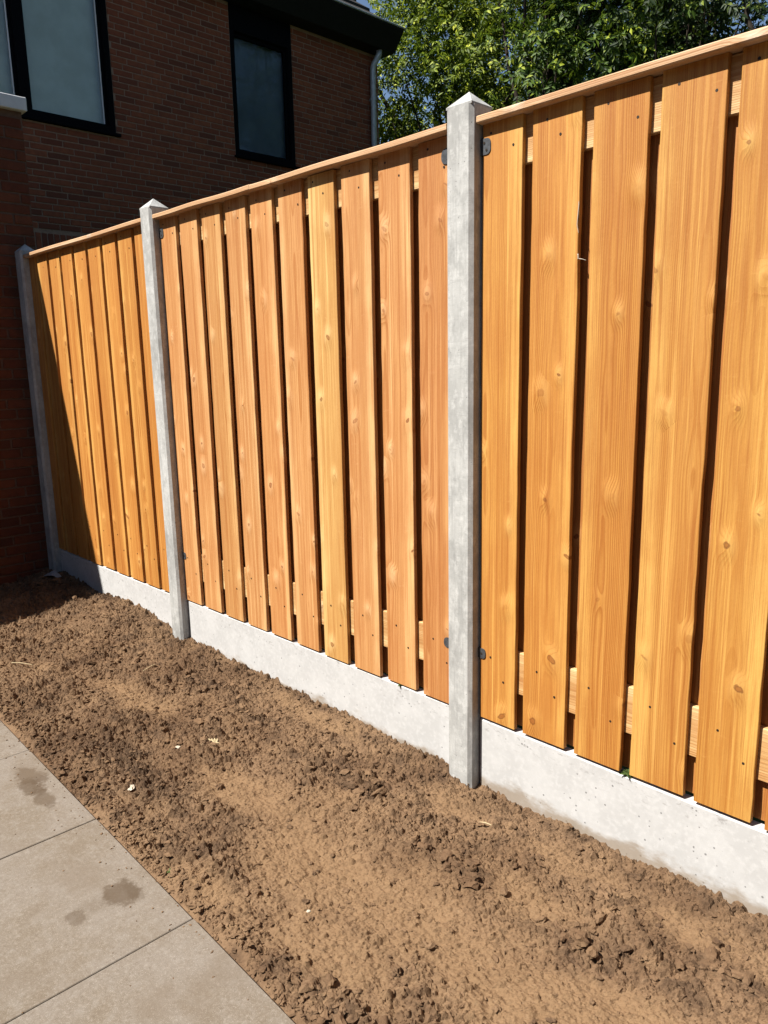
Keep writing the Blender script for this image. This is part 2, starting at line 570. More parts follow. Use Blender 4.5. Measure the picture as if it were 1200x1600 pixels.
def mat_glass(name, tint, ior=1.20):
    g = NG(name)
    n = g.noise(g.pos, 1.3, 3)
    fr = g.n('ShaderNodeFresnel')
    fr.inputs['IOR'].default_value = ior
    nb = g.bump(n, 0.04, 0.02)
    gl = g.n('ShaderNodeBsdfGlossy')
    gl.inputs['Roughness'].default_value = 0.02
    gl.inputs['Color'].default_value = (0.9, 0.95, 1.0, 1)
    g.set(gl.inputs['Normal'], nb)
    tr = g.n('ShaderNodeBsdfTransparent')
    tr.inputs['Color'].default_value = (*tint, 1)
    ms = g.n('ShaderNodeMixShader')
    g.set(ms.inputs[0], fr.outputs[0])
    g.t.links.new(tr.outputs[0], ms.inputs[1])
    g.t.links.new(gl.outputs[0], ms.inputs[2])
    g.t.links.new(ms.outputs[0], g.out.inputs[0])
    return g.m


def mat_leaf(name, c0, c1, c2, trans=0.24):
    g = NG(name)
    at = g.n('ShaderNodeAttribute', attribute_name='rnd')
    r = at.outputs['Fac']
    c = g.mix(g.step(r, 0.15, 0.75), c0, c1)
    c = g.mix(g.step(r, 0.66, 0.95), c, c2)
    d = g.n('ShaderNodeBsdfPrincipled')
    g.set(d.inputs['Base Color'], c)
    d.inputs['Roughness'].default_value = 0.55
    d.inputs['Specular IOR Level'].default_value = 0.2
    t = g.n('ShaderNodeBsdfTranslucent')
    g.set(t.inputs['Color'], g.mix(0.5, c, (0.16, 0.24, 0.02)))
    ms = g.n('ShaderNodeMixShader')
    ms.inputs[0].default_value = trans
    g.t.links.new(d.outputs[0], ms.inputs[1])
    g.t.links.new(t.outputs[0], ms.inputs[2])
    g.t.links.new(ms.outputs[0], g.out.inputs[0])
    return g.m


M = {}
M['wood'] = mat_wood('fresh_softwood')
M['wood_h'] = mat_wood('fresh_softwood_lath', True)
M['post'] = mat_concrete('post_concrete', (0.69, 0.69, 0.67), (0.50, 0.50, 0.485), (0.82, 0.82, 0.80), 0.6, True)
M['slab'] = mat_concrete('slab_concrete', (0.76, 0.755, 0.75), (0.66, 0.655, 0.65), (0.82, 0.815, 0.81), 0.95, False, True)
M['soil'] = mat_soil('bare_soil')
M['clod'] = mat_soil('soil_clods', False)
M['tile'] = mat_tile()
M['brick'] = mat_brick('house_brick')
M['brick_s'] = mat_brick('house_brick_far', True)
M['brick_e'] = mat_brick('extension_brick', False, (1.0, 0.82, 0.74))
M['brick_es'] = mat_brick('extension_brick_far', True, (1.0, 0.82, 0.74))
M['mortar'] = mat_simple('mortar', (0.385, 0.25, 0.185), 0.95, 0.1, var=0.15, scale=60, bump=0.4)
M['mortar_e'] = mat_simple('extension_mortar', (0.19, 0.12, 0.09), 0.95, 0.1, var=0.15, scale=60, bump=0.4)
M['black'] = mat_simple('anthracite_paint', (0.0035, 0.004, 0.006), 0.8, 0.06, var=0.15)
M['fascia'] = mat_simple('dark_fascia', (0.010, 0.010, 0.011), 0.75, 0.2, var=0.2)
M['rooftile'] = mat_simple('dark_roof_tile', (0.045, 0.042, 0.04), 0.8, 0.2, var=0.3)
M['zinc'] = mat_simple('zinc', (0.50, 0.54, 0.58), 0.45, 0.5, 0.3, var=0.15)
M['white'] = mat_simple('white_trim', (0.92, 0.92, 0.94), 0.4, 0.5, var=0.05)
M['glass'] = mat_glass('window_glass', (0.92, 0.95, 0.97))
M['glass_b'] = mat_glass('wide_window_glass', (0.95, 0.98, 0.95), 1.5)
M['blind_pale'] = mat_simple('pale_blind', (0.96, 0.94, 0.86), 0.9, 0.1, var=0.12, scale=4)
M['blind_blue'] = mat_simple('slate_blind', (0.16, 0.20, 0.235), 0.9, 0.1, var=0.1, scale=4)
M['clip'] = mat_simple('galvanised_clip', (0.13, 0.14, 0.155), 0.5, 0.5, 0.5, var=0.25, scale=120)
M['nail'] = mat_simple('nail_head', (0.05, 0.035, 0.025), 0.6, 0.3, 0.3)
M['grass'] = mat_simple('neighbour_lawn', (0.055, 0.085, 0.022), 0.95, 0.1, var=0.5, scale=6, bump=0.8)
M['shade_hedge_core'] = mat_simple('shade_hedge_core', (0.03, 0.035, 0.015), 0.95, 0.1, var=0.4)  # dark core of the added, unseen shading hedges
M['bark'] = mat_simple('bark', (0.055, 0.043, 0.033), 0.95, 0.1, var=0.4, scale=25, bump=0.8)
M['leaf_a'] = mat_leaf('leaf_bright', (0.030, 0.055, 0.006), (0.16, 0.215, 0.012), (0.40, 0.42, 0.03))
M['leaf_b'] = mat_leaf('leaf_mid', (0.012, 0.028, 0.005), (0.070, 0.125, 0.012), (0.33, 0.38, 0.03))
M['leaf_c'] = mat_leaf('leaf_dark', (0.010, 0.022, 0.006), (0.018, 0.036, 0.008), (0.14, 0.18, 0.025), 0.2)
M['chip'] = mat_simple('pale_stone', (0.66, 0.58, 0.46), 0.8, 0.2, var=0.15, scale=60)
M['straw'] = mat_simple('dry_straw', (0.62, 0.50, 0.30), 0.8, 0.2, var=0.15, scale=60)
M['weed'] = mat_simple('weed_green', (0.07, 0.11, 0.022), 0.7, 0.3, var=0.3, scale=60)
M['scrap'] = mat_simple('grey_plastic', (0.32, 0.34, 0.36), 0.5, 0.4, var=0.1)
M['fleck'] = mat_simple('wood_fleck', (0.60, 0.52, 0.42), 0.8, 0.2, var=0.2)

# ------------------------------------------------------------------ ground
gm = MB()
gm.add([(-400, -400, -0.09), (400, -400, -0.09), (400, 400, -0.09), (-400, 400, -0.09)], [(0, 1, 2, 3)])
structure(gm.build('ground', M['grass']))

# soil bed: height field
SX0, SX1, SY0, SY1 = -2.62, 3.3, -1.12, 0.012
DX = 0.0035
nx = int((SX1 - SX0) / DX) + 1
ny = int((SY1 - SY0) / DX) + 1
gx = np.linspace(SX0, SX1, nx)
gy = np.linspace(SY0, SY1, ny)
GX, GY = np.meshgrid(gx, gy)
EDGE = lambda x: -1.000 - 0.026 * x            # front edge of the paving (y as a function of x)


def slab_line(x):
    return np.interp(x, [-2.6, -2.3, -1.8, -1.5, -1.03, -0.88, -0.8, -0.5, 0, 0.5, 0.93, 1.07, 1.2, 1.6, 2.0, 3.4],
                     [0.03, 0.05, 0.02, 0.045, 0.03, -0.01, 0.008, -0.004, -0.012, -0.018, -0.02, -0.046, -0.045, -0.034, -0.032, -0.03])


def sand_mask(x, y):
    m = np.zeros_like(x)
    for cx, cy, rx, ry, a in ((1.13, -0.62, .40, .18, 1), (1.27, -0.86, .22, .10, .9), (1.8, -0.62, .45, .16, 1),
                              (0.55, -0.60, .25, .14, .7), (0.30, -0.10, .30, .05, .8), (1.05, -0.16, .2, .08, .6), (0.95, -0.93, .2, .06, .7),
                              (-0.35, -0.50, .30, .12, .6), (1.9, -0.16, .4, .08, .7), (1.6, -0.36, .25, .08, .5), (-1.0, -0.62, .4, .1, .4)):
        d = ((x - cx) / rx) ** 2 + ((y - cy) / ry) ** 2
        m = np.maximum(m, a * np.exp(-d * 0.9))
    m = m + 0.55 * fbm(x * 3.1, y * 4.5, 4)
    return np.clip((m - 0.16) / 0.5, 0, 1)


def moist_mask(x, y):
    m = np.zeros_like(x)
    for cx, cy, rx, ry in ((0.10, -0.27, .20, .07), (-0.25, -0.22, .25, .08), (1.97, -0.26, .10, .05), (1.66, -0.2, .09, .04), (-2.2, -0.15, .5, .2),
                           (-0.05, -0.80, .5, .10), (1.30, -0.42, .15, .07), (0.75, -0.28, .2, .07), (1.6, -0.42, .10, .05), (1.45, -0.95, .12, .05), (0.6, -0.9, .3, .05)):
        d = ((x - cx) / rx) ** 2 + ((y - cy) / ry) ** 2
        m = np.maximum(m, np.exp(-d))
    return np.clip(m * 0.75 + 0.6 * fbm(x * 5 + 31, y * 7, 4) - 0.12, 0, 1)


sand = sand_mask(GX, GY)
moist = moist_mask(GX, GY) * (1 - sand * 0.8)
wall_w = np.clip((GY + 0.45) / 0.45, 0, 1) ** 1.5
H = slab_line(GX) * wall_w + (-0.014) * (1 - wall_w)
H += 0.020 * fbm(GX * 3.4, GY * 3.8, 3) + 0.006 * fbm(GX * 14, GY * 14, 3)
# heap between wall and second post
H += 0.05 * np.exp(-(((GX + 1.45) / .35) ** 2 + ((GY + 0.16) / .13) ** 2))
H += 0.04 * np.exp(-(((GX + 2.35) / .3) ** 2 + ((GY + 0.12) / .12) ** 2))
rough = (1 - sand * 0.55)
H += rough * 0.0075 * np.abs(fbm(GX * 26, GY * 26, 3)) + 0.0022 * rough * fbm(GX * 70, GY * 70, 3)
# ridged wrinkles of trodden loam
H += rough * 0.0048 * (1 - np.abs(2.2 * perlin(GX * 47 + 2 * perlin(GX * 9, GY * 9), GY * 60)))
H += rough * 0.0055 * (1 - np.abs(2 * perlin(GX * 21 + 3 * perlin(GX * 6, GY * 6), GY * 30)))
# broken, angular clods: cellular heights with crevices between them
def cellular(x, y, size, seed):
    R = np.random.default_rng(seed)
    T = 256
    jx, jy, jh = R.random((T, T)), R.random((T, T)), R.random((T, T))
    tx, ty = R.uniform(-1, 1, (T, T)), R.uniform(-1, 1, (T, T))
    u, v = x / size, y / size
    iu, iv = np.floor(u).astype(int), np.floor(v).astype(int)
    f1 = np.full(x.shape, 9.0)
    f2 = np.full(x.shape, 9.0)
    hh = np.zeros(x.shape)
    for a in (-1, 0, 1):
        for b in (-1, 0, 1):
            ca, cb = (iu + a) % T, (iv + b) % T
            dx = iu + a + jx[ca, cb] - u
            dy = iv + b + jy[ca, cb] - v
            d = np.sqrt(dx * dx + dy * dy)
            hv = jh[ca, cb] - 0.55 * (tx[ca, cb] * dx + ty[ca, cb] * dy)
            n1 = d < f1
            f2 = np.where(n1, f1, np.minimum(f2, d))
            hh = np.where(n1, hv, hh)
            f1 = np.where(n1, d, f1)
    return f1, f2, hh


wx = GX + 0.010 * fbm(GX * 30, GY * 30, 3)
wy = GY + 0.010 * fbm(GX * 30 + 40, GY * 30, 3)
clodm = np.clip(0.5 + 1.6 * fbm(GX * 3.3 + 9, GY * 4.6 + 2, 3), 0, 1) * (1 - 0.65 * sand)
tone_ = np.zeros_like(H)
left_m = np.clip((0.55 - GX) / 1.2, 0, 1)
for size, amp, sd in ((0.105, 0.024, 4), (0.050, 0.016, 1), (0.025, 0.0115, 2), (0.0135, 0.0065, 3)):
    f1, f2, hh = cellular(wx, wy * 1.15, size, sd)
    edge = np.clip((f2 - f1) * 2.6, 0, 1) ** 0.7
    m = clodm * left_m if size > 0.1 else clodm if size > 0.04 else (0.45 + 0.60 * clodm) * (1 - 0.30 * sand)
    H += amp * m * (hh * edge - 0.35)
    tone_ += m * (hh - 0.5) * (0.5 if size > 0.04 else 0.7)
moist = np.clip(moist + 0.75 * np.clip(tone_, -0.4, 1) * (1 - 0.5 * sand), 0, 1)
H += (1 - 0.35 * sand) * 0.0030 * np.abs(perlin(GX * 95, GY * 95)) + 0.0012 * rng.standard_normal(H.shape) * (1 - 0.5 * sand)
# stamped clods
CL = np.zeros_like(H)
NC = 12000
cxs = rng.uniform(SX0, SX1, NC)
cys = SY0 + (SY1 - SY0) * rng.random(NC)
crs = 0.0042 + 0.010 * rng.random(NC) ** 3.0
crs[:420] = rng.uniform(0.013, 0.026, 420)
for cx, cy, cr in zip(cxs, cys, crs):
    i0 = int((cx - SX0) / DX)
    j0 = int((cy - SY0) / DX)
    if not (0 <= i0 < nx and 0 <= j0 < ny):
        continue
    sv = sand[j0, i0]
    if sv > 0.4 and random.random() < 0.35 + 0.35 * sv:
        continue
    if cr > 0.013 and (sv > 0.15 or cy < EDGE(cx) + 0.04):
        continue
    k = int(cr * 1.9 / DX) + 1
    a0, a1, b0, b1 = max(i0 - k, 0), min(i0 + k + 1, nx), max(j0 - k, 0), min(j0 + k + 1, ny)
    xx = GX[b0:b1, a0:a1] - cx
    yy = GY[b0:b1, a0:a1] - cy
    t = random.uniform(0, math.pi)
    e = random.uniform(0.38, 1.0)
    u = xx * math.cos(t) + yy * math.sin(t)
    w = (-xx * math.sin(t) + yy * math.cos(t)) / e
    pw = random.uniform(1.6, 3.2)
    d = (np.abs(u / cr) ** pw + np.abs(w / cr) ** pw) ** (1 / pw)
    tilt = 1 + (random.uniform(-.5, .5) * u + random.uniform(-.5, .5) * w) / cr
    dome = np.sqrt(np.clip(1 - d * d, 0, None)) * cr * random.uniform(0.55, 1.0) * tilt
    CL[b0:b1, a0:a1] = np.maximum(CL[b0:b1, a0:a1], dome)
CL *= 1 + 0.5 * perlin(GX * 110, GY * 110)
H += CL
# footprints / small pits
for _ in range(2200):
    cx, cy = random.uniform(SX0, SX1), random.uniform(SY0, SY1)
    cr = random.uniform(0.004, 0.009)
    i0, j0 = int((cx - SX0) / DX), int((cy - SY0) / DX)
    k = int(cr * 2 / DX) + 1
    a0, a1, b0, b1 = max(i0 - k, 0), min(i0 + k + 1, nx), max(j0 - k, 0), min(j0 + k + 1, ny)
    if a1 <= a0 or b1 <= b0:
        continue
    d2 = ((GX[b0:b1, a0:a1] - cx) ** 2 + (GY[b0:b1, a0:a1] - cy) ** 2) / cr ** 2
    H[b0:b1, a0:a1] -= cr * 0.45 * np.exp(-d2)
# soil stays below the paving and tucks under it
ed = GY - EDGE(GX)
lim = np.where(ed < 0.012, -0.016, -0.016 + (ed - 0.012) * 0.9)
H = np.where(ed < 0.06, np.minimum(H, np.maximum(lim, -0.016) + 0.012 * np.clip(ed / .06, 0, 1)), H)
H = np.where(ed < -0.01, -0.05, H)


def soil_z(x, y):
    i = min(max(int(round((x - SX0) / DX)), 0), nx - 1)
    j = min(max(int(round((y - SY0) / DX)), 0), ny - 1)
    return float(H[j, i])


def grid_mesh(name, X, Y, Z, mat, attrs):
    n_y, n_x = X.shape
    me = bpy.data.meshes.new(name)
    co = np.stack([X, Y, Z], -1).reshape(-1, 3).astype(np.float32)
    idx = np.arange(n_x * n_y).reshape(n_y, n_x)
    q = np.stack([idx[:-1, :-1], idx[:-1, 1:], idx[1:, 1:], idx[1:, :-1]], -1).reshape(-1, 4)
    me.vertices.add(len(co))
    me.vertices.foreach_set('co', co.ravel())
    me.loops.add(q.size)
    me.loops.foreach_set('vertex_index', q.ravel().astype(np.int32))
    me.polygons.add(len(q))
    me.polygons.foreach_set('loop_start', (np.arange(len(q)) * 4).astype(np.int32))
    me.polygons.foreach_set('loop_total', np.full(len(q), 4, np.int32))
    me.polygons.foreach_set('use_smooth', np.zeros(len(q), bool))
    me.update()
    for k, a in attrs.items():
        at = me.attributes.new(k, 'FLOAT', 'POINT')
        at.data.foreach_set('value', a.ravel().astype(np.float32))
    me.materials.append(mat)
    return me


JX = GX + 0.0012 * perlin(GX * 160, GY * 160)
JY = GY + 0.0012 * perlin(GX * 160 + 50, GY * 160)
soil = put('soil_bed', grid_mesh('soil_bed', JX, np.minimum(JY, 0.012), H, M['soil'], {'sand': sand, 'moist': moist}))
structure(soil)

# loose clods lying on the bed
PHI = (1 + 5 ** .5) / 2
ICO_V = np.array([(-1, PHI, 0), (1, PHI, 0), (-1, -PHI, 0), (1, -PHI, 0), (0, -1, PHI), (0, 1, PHI), (0, -1, -PHI), (0, 1, -PHI),
                  (PHI, 0, -1), (PHI, 0, 1), (-PHI, 0, -1), (-PHI, 0, 1)], float)
ICO_V /= np.linalg.norm(ICO_V[0])
ICO_F = [(0, 11, 5), (0, 5, 1), (0, 1, 7), (0, 7, 10), (0, 10, 11), (1, 5, 9), (5, 11, 4), (11, 10, 2), (10, 7, 6), (7, 1, 8),
         (3, 9, 4), (3, 4, 2), (3, 2, 6), (3, 6, 8), (3, 8, 9), (4, 9, 5), (2, 4, 11), (6, 2, 10), (8, 6, 7), (9, 8, 1)]


def subdiv(v, f):
    v = [np.array(p) for p in v]
    cache = {}

    def mid(a, b):
        k = (min(a, b), max(a, b))
        if k not in cache:
            m = v[a] + v[b]
            v.append(m / np.linalg.norm(m))
            cache[k] = len(v) - 1
        return cache[k]
    nf = []
    for a, b, c in f:
        ab, bc, ca = mid(a, b), mid(b, c), mid(c, a)
        nf += [(a, ab, ca), (b, bc, ab), (c, ca, bc), (ab, bc, ca)]
    return np.array(v), nf


ICO2_V, ICO2_F = subdiv(ICO_V, ICO_F)


def lump(r, fine):
    V = (ICO2_V if fine else ICO_V).copy()
    s = np.array([random.uniform(.8, 1.5), random.uniform(.5, 1.0), random.uniform(.35, .8)])
    V = V * (1 + 0.22 * rng.standard_normal((len(V), 1))) * s * r
    a = random.uniform(0, 6.28)
    R = np.array([[math.cos(a), -math.sin(a), 0], [math.sin(a), math.cos(a), 0], [0, 0, 1]])
    return V @ R.T, (ICO2_F if fine else ICO_F)


CLUST = [(0.10, -0.27, .10, .035), (-0.25, -0.22, .14, .04), (1.97, -0.26, .05, .025), (1.66, -0.20, .05, .02), (1.30, -0.42, .07, .03),
         (-1.3, -0.2, .3, .08), (-0.9, -0.35, .2, .06), (-2.2, -0.15, .2, .06), (1.45, -0.95, .07, .03), (0.75, -0.30, .1, .04), (1.72, -0.40, .06, .03)]
cm_v, cm_f = [], []
nv = 0
made = 0
while made < 8500:
    x = random.uniform(-2.5, 3.0)
    y = random.uniform(-1.05, -0.01)
    if random.random() < 0.25:
        y = EDGE(x) + abs(random.gauss(0, 0.05)) + 0.008
    if y < EDGE(x) + 0.006 or y > -0.004:
        continue
    j, i = int((y - SY0) / DX), int((x - SX0) / DX)
    if sand[j, i] > 0.45 and random.random() < 0.45:
        continue
    r = 0.0024 + 0.0075 * random.random() ** 2.6
    if made < 90 and sand[j, i] < 0.3:
        r = random.uniform(0.011, 0.021)
    elif made < 330:            # freshly turned lumps lying in clusters
        cx, cy, rx, ry = random.choice(CLUST)
        x, y = random.gauss(cx, rx), random.gauss(cy, ry)
        if y < EDGE(x) + 0.02 or y > -0.03:
            continue
        j, i = int((y - SY0) / DX), int((x - SX0) / DX)
        r = 0.006 + 0.014 * random.random() ** 1.8
    V, F = lump(r, r > 0.006)
    V = V + np.array([x, y, H[j, i] + r * 0.22])
    if r > 0.01:
        V[:, 1] = np.minimum(V[:, 1], 0.0)
    cm_v.append(V)
    cm_f += [(a + nv, b + nv, c + nv) for a, b, c in F]
    nv += len(V)
    made += 1
for _ in range(150):
    x = random.uniform(-0.7, 2.0)
    y = EDGE(x) - 0.004 - abs(random.gauss(0, 0.05 if random.random() < .75 else 0.25))
    r = random.uniform(0.0012, 0.0032)
    V, F = lump(r, False)
    V = V + np.array([x, y, r * 0.35])
    cm_v.append(V)
    cm_f += [(a + nv, b + nv, c + nv) for a, b, c in F]
    nv += len(V)
clods = put('soil_clods', mesh_of('soil_clods', np.concatenate(cm_v).tolist(), cm_f, M['clod'], False))
tag(clods, 'crumbled brown clods scattered over the bare soil', 'soil', kind='stuff')

# ------------------------------------------------------------------ paving
pb = MB()
TA = -0.026
pb.add([(-9, EDGE(-9) - 0.03, -0.045), (9, EDGE(9) - 0.03, -0.045), (9, -9, -0.045), (-9, -9, -0.045)], [(0, 3, 2, 1)])
patio = structure(pb.build('patio', M['clod']))
tm = []
for k in range(3):
    b = MB()
    v, f = chamfer_box(0.0018, 0.6, -0.6, -0.0018, -0.04, 0, 0.0018)
    b.add(v, f)
    tm.append(mesh_of('paving_tile', b.v, b.f, M['tile']))
ux, uy = Vector((1, TA)).normalized(), Vector((-TA - 0.012, 1)).normalized()
for r_ in range(6):
    for c_ in range(-6, 7):
        x0 = 0.357 + c_ * 0.602
        p = Vector((x0, EDGE(x0))) - uy * (r_ * 0.602)
        if p.x < -2.4 - 0.3 and p.y > -0.2:
            continue
        put('paving_tile', random.choice(tm), patio, (p.x, p.y, random.uniform(-0.0012, 0.0012)), (0, 0, TA - 0.002))

# ------------------------------------------------------------------ fence
Z_BOT, CAP_B, CAP_T = 0.219, 2.033, 2.0535
BW, PITCH, BT = 0.1435, 0.18, 0.016
RAIL_Y0, RAIL_Y1 = 0.0165, 0.0340
BACK_Y0 = 0.0345


def board_mesh(width, zlen, thick, amp=0.0008, rough_edge=0.0006, seg=26):
    """swept chamfered section with a slightly wandering, sawn edge; local x across, y depth, z along"""
    c = 0.0012
    hw = width / 2
    sec = [(-hw + c, 0), (hw - c, 0), (hw, c), (hw, thick - c), (hw - c, thick), (-hw + c, thick), (-hw, thick - c), (-hw, c)]
    v, f = [], []
    p1, p2, p3 = random.uniform(0, 6), random.uniform(0, 6), random.uniform(0, 6)
    n = len(sec)
    for i in range(seg + 1):
        z = zlen * i / seg
        t = i / seg
        ox = amp * math.sin(2.2 * t * math.pi + p1)
        oy = amp * 0.7 * math.sin(1.7 * t * math.pi + p2)
        tw = 0.004 * math.sin(1.3 * t * math.pi + p3)
        el = random.gauss(0, rough_edge)
        er = random.gauss(0, rough_edge)
        for (x, y) in sec:
            xx = x + (er if x > 0 else el)
            v.append((xx + ox, y + oy + xx * tw, z))
    for i in range(seg):
        for k in range(n):
            k2 = (k + 1) % n
            f.append((i * n + k, i * n + k2, (i + 1) * n + k2, (i + 1) * n + k))
    f.append(tuple(range(n))[::-1])
    f.append(tuple(seg * n + k for k in range(n)))
    return mesh_of('board', v, f, M['wood'])


# nail head
nb_ = MB()
nb_.tube([(0, 0.002, 0), (0, -0.0006, 0)], 0.0036, 8)
NAIL = mesh_of('nail', nb_.v, nb_.f, M['nail'])


def clip_mesh(w, h):
    """flat plate with rounded corners on its free side, folded back along the post"""
    pts = [(0, -h / 2), (0, h / 2)]
    r = min(w, h) * 0.42
    for a in range(0, 91, 18):
        t = math.radians(90 - a)
        pts.append((w - r + r * math.cos(t), h / 2 - r + r * math.sin(t)))
    for a in range(0, 91, 18):
        t = math.radians(-a)
        pts.append((w - r + r * math.cos(t), -h / 2 + r + r * math.sin(t)))
    n = len(pts)
    b = MB()
    v = [(x, -0.0032, z) for x, z in pts] + [(x, -0.0002, z) for x, z in pts]
    f = [tuple(range(n)), tuple(range(n, 2 * n))[::-1]]
    f += [(i, i + n, (i + 1) % n + n, (i + 1) % n) for i in range(n)]
    b.add(v, f)
    b.box(-0.002, 0.001, -0.0032, 0.03, -h / 2, h / 2)
    return mesh_of('bracket', b.v, b.f, M['clip'])


CLIP_T, CLIP_B = clip_mesh(0.034, 0.044), clip_mesh(0.028, 0.034)
CLIP_TL, CLIP_BL = clip_mesh(0.046, 0.044), clip_mesh(0.044, 0.036)
sb_ = MB()
sb_.tube([(0, 0.001, 0), (0, -0.0045, 0)], 0.0034, 8)
SCREW = mesh_of('screw', sb_.v, sb_.f, M['nail'])


def add_clip(panel, x, z, side, mesh, two):
    o = put('bracket', mesh, panel, (x, 0.0, z), scale=(side, 1, 1))
    zs = ((0.012, 0.010), (0.020, -0.010)) if two else ((0.013, 0.0),)
    for dx, dz in zs:
        put('screw', SCREW, o, (x + side * dx, 0, z + dz)).location = (dx, 0, dz)
    return o


def make_panel(name, label, x0, x1, lefts, tints, rail_tint, cap_tint, split=None, over=0.026):
    root = thing(name, label, 'fence panel', (x0, 0, Z_BOT))
    boards = []
    for L, w, tint in [(l, ww, t) for (l, ww), t in zip(lefts, tints)]:
        dz = random.uniform(-0.002, 0.002)
        me = board_mesh(w, CAP_B - Z_BOT - 0.001, BT)
        o = put('board', me, root, (L + w / 2, random.uniform(-0.0012, 0.0012), Z_BOT + dz), color=(*tint, 1))
        boards.append(o)
        if w > 0.12:
            for fx, z in ((random.uniform(.2, .34), random.uniform(1.995, 2.01)), (random.uniform(.55, .85), random.uniform(1.942, 1.962)),
                          (random.uniform(.25, .4), random.uniform(.433, .446)), (random.uniform(.68, .82), random.uniform(.360, .376))):
                nl = put('nail', NAIL, o, (0, 0, 0))
                nl.location = (-w / 2 + fx * w, -0.0002, z - Z_BOT - dz)
    # boards on the far side, staggered over the gaps
    for i in range(len(lefts) - 1):
        a = lefts[i][0] + lefts[i][1]
        b = lefts[i + 1][0]
        me = board_mesh(BW, CAP_B - Z_BOT - 0.001, BT, seg=10)
        t = random.uniform(0.86, 1.0)
        put('back_board', me, root, ((a + b) / 2 + random.uniform(-.004, .004), BACK_Y0, Z_BOT), color=(t * .95, t * .74, t * .55, 1))
    for z0, z1 in ((0.333, 0.474), (1.906, CAP_B - 0.001)):
        b = MB()
        b.box(-(x1 - x0) / 2 + 0.004, (x1 - x0) / 2 - 0.004, RAIL_Y0, RAIL_Y1, -(z1 - z0) / 2, (z1 - z0) / 2, 0.0025)
        b.build('rail', M['wood_h'], root, ((x0 + x1) / 2, 0, (z0 + z1) / 2), color=(*rail_tint, 1))

    def cap(a, b_, sl0=0.0, sl1=0.0, seg=18):
        v, f = [], []
        c = 0.0035
        y0, y1, z0, z1 = -over, 0.074, (CAP_B - CAP_T) / 2, (CAP_T - CAP_B) / 2
        sec = [(y0 + c, z0), (y1 - c, z0), (y1, z0 + c), (y1, z1 - c), (y1 - c, z1 - 0.001), (y0 + c, z1), (y0, z1 - c), (y0, z0 + c)]
        ph = random.uniform(0, 6)
        for i in range(seg + 1):
            t = i / seg
            for (y, z) in sec:
                x = a + (b_ - a) * t - (a + b_) / 2
                if i == 0:
                    x += sl0 * (y - y0)
                if i == seg:
                    x += sl1 * (y - y0)
                v.append((x, y, z + 0.0015 * math.sin(3 * t * math.pi + ph)))
        n = 8
        for i in range(seg):
            for k in range(n):
                k2 = (k + 1) % n
                f.append((i * n + k, (i + 1) * n + k, (i + 1) * n + k2, i * n + k2))
        f.append(tuple(range(n)))
        f.append(tuple(seg * n + k for k in range(n))[::-1])
        put('cap', mesh_of('cap', v, f, M['wood_h']), root, ((a + b_) / 2, 0, (CAP_B + CAP_T) / 2), color=(*cap_tint, 1))
    if split is None:
        cap(x0, x1)
    else:
        cap(x0, split - 0.0015, 0, 1.1)
        cap(split + 0.0015, x1, 1.1, 0)
    return root, boards


def make_post(label, xc, ztop=2.085, zbot=-0.35):
    root = thing('concrete_post', label, 'post', (xc, 0.008, 0), 'concrete fence posts')
    h = 0.0505
    c = 0.0115
    sec = [(-h + c, -h), (h - c, -h), (h, -h + c), (h, h - c), (h - c, h), (-h + c, h), (-h, h - c), (-h, -h + c)]
    b = MB()
    zs = [zbot, 0.0, 0.5, 1.0, 1.5, ztop]
    v = [(x, y, z) for z in zs for x, y in sec]
    f = []
    for i in range(len(zs) - 1):
        for k in range(8):
            k2 = (k + 1) % 8
            f.append((i * 8 + k, i * 8 + k2, (i + 1) * 8 + k2, (i + 1) * 8 + k))
    f.append(tuple(range(8))[::-1])
    b.add(v, f)
    b.build('shaft', M['post'], root, (xc, 0.008, 0))
    t = MB()
    e = h - 0.003
    cs = [(-e, -e), (e, -e), (e, e), (-e, e)]
    v = [(x, y, ztop) for x, y in cs] + [(x, y, ztop + 0.006) for x, y in cs] + [(0, 0, ztop + 0.049)]
    f = [(0, 3, 2, 1)] + [(k, (k + 1) % 4, (k + 1) % 4 + 4, k + 4) for k in range(4)] + [(4 + k, 4 + (k + 1) % 4, 8) for k in range(4)]
    t.add(v, f)
    t.build('pyramid_cap', M['post'], root, (xc, 0.008, 0))
    return root


def make_slab(label, x0, x1, ztop=0.209):
    b = MB()
    b.box(x0, x1, 0.004, 0.042, -0.2, ztop, 0.004)
    return tag(b.build('concrete_base_slab', M['slab']), label, 'base slab', 'concrete base slabs under the fence')


P1, P2, P3, P4 = -2.473, -0.861, 1.0075, 2.9145
make_post('grey concrete fence post against the brick extension wall, in shadow', P1, 2.072)
make_post('grey concrete fence post between the narrow panel and the reddish panel', P2)
make_post('grey concrete fence post between the reddish panel and the golden wide-board panel', P3)
make_post('grey concrete fence post at the open end of the golden panel', P4)
make_slab('pale concrete base slab half in shadow under the narrow panel', P1 + 0.052, P2 - 0.052)
make_slab('pale concrete base slab between two posts under the reddish panel', P2 + 0.053, P3 - 0.053, 0.211)
make_slab('pale concrete base slab under the golden panel with a weed on its edge', P3 + 0.053, P4 - 0.053, 0.208)

def tone(base, spread=0.06, hue=0.035):
    b = random.uniform(1 - spread, 1 + spread)
    h = random.uniform(-hue, hue)
    return (base[0] * b, base[1] * b * (1 + h), base[2] * b * (1 + 2 * h))


gold = lambda: tone((1.05, 0.89, 0.56), 0.05, 0.04)
pink = lambda: tone((1.11, 1.02, 1.08), 0.06, 0.03)
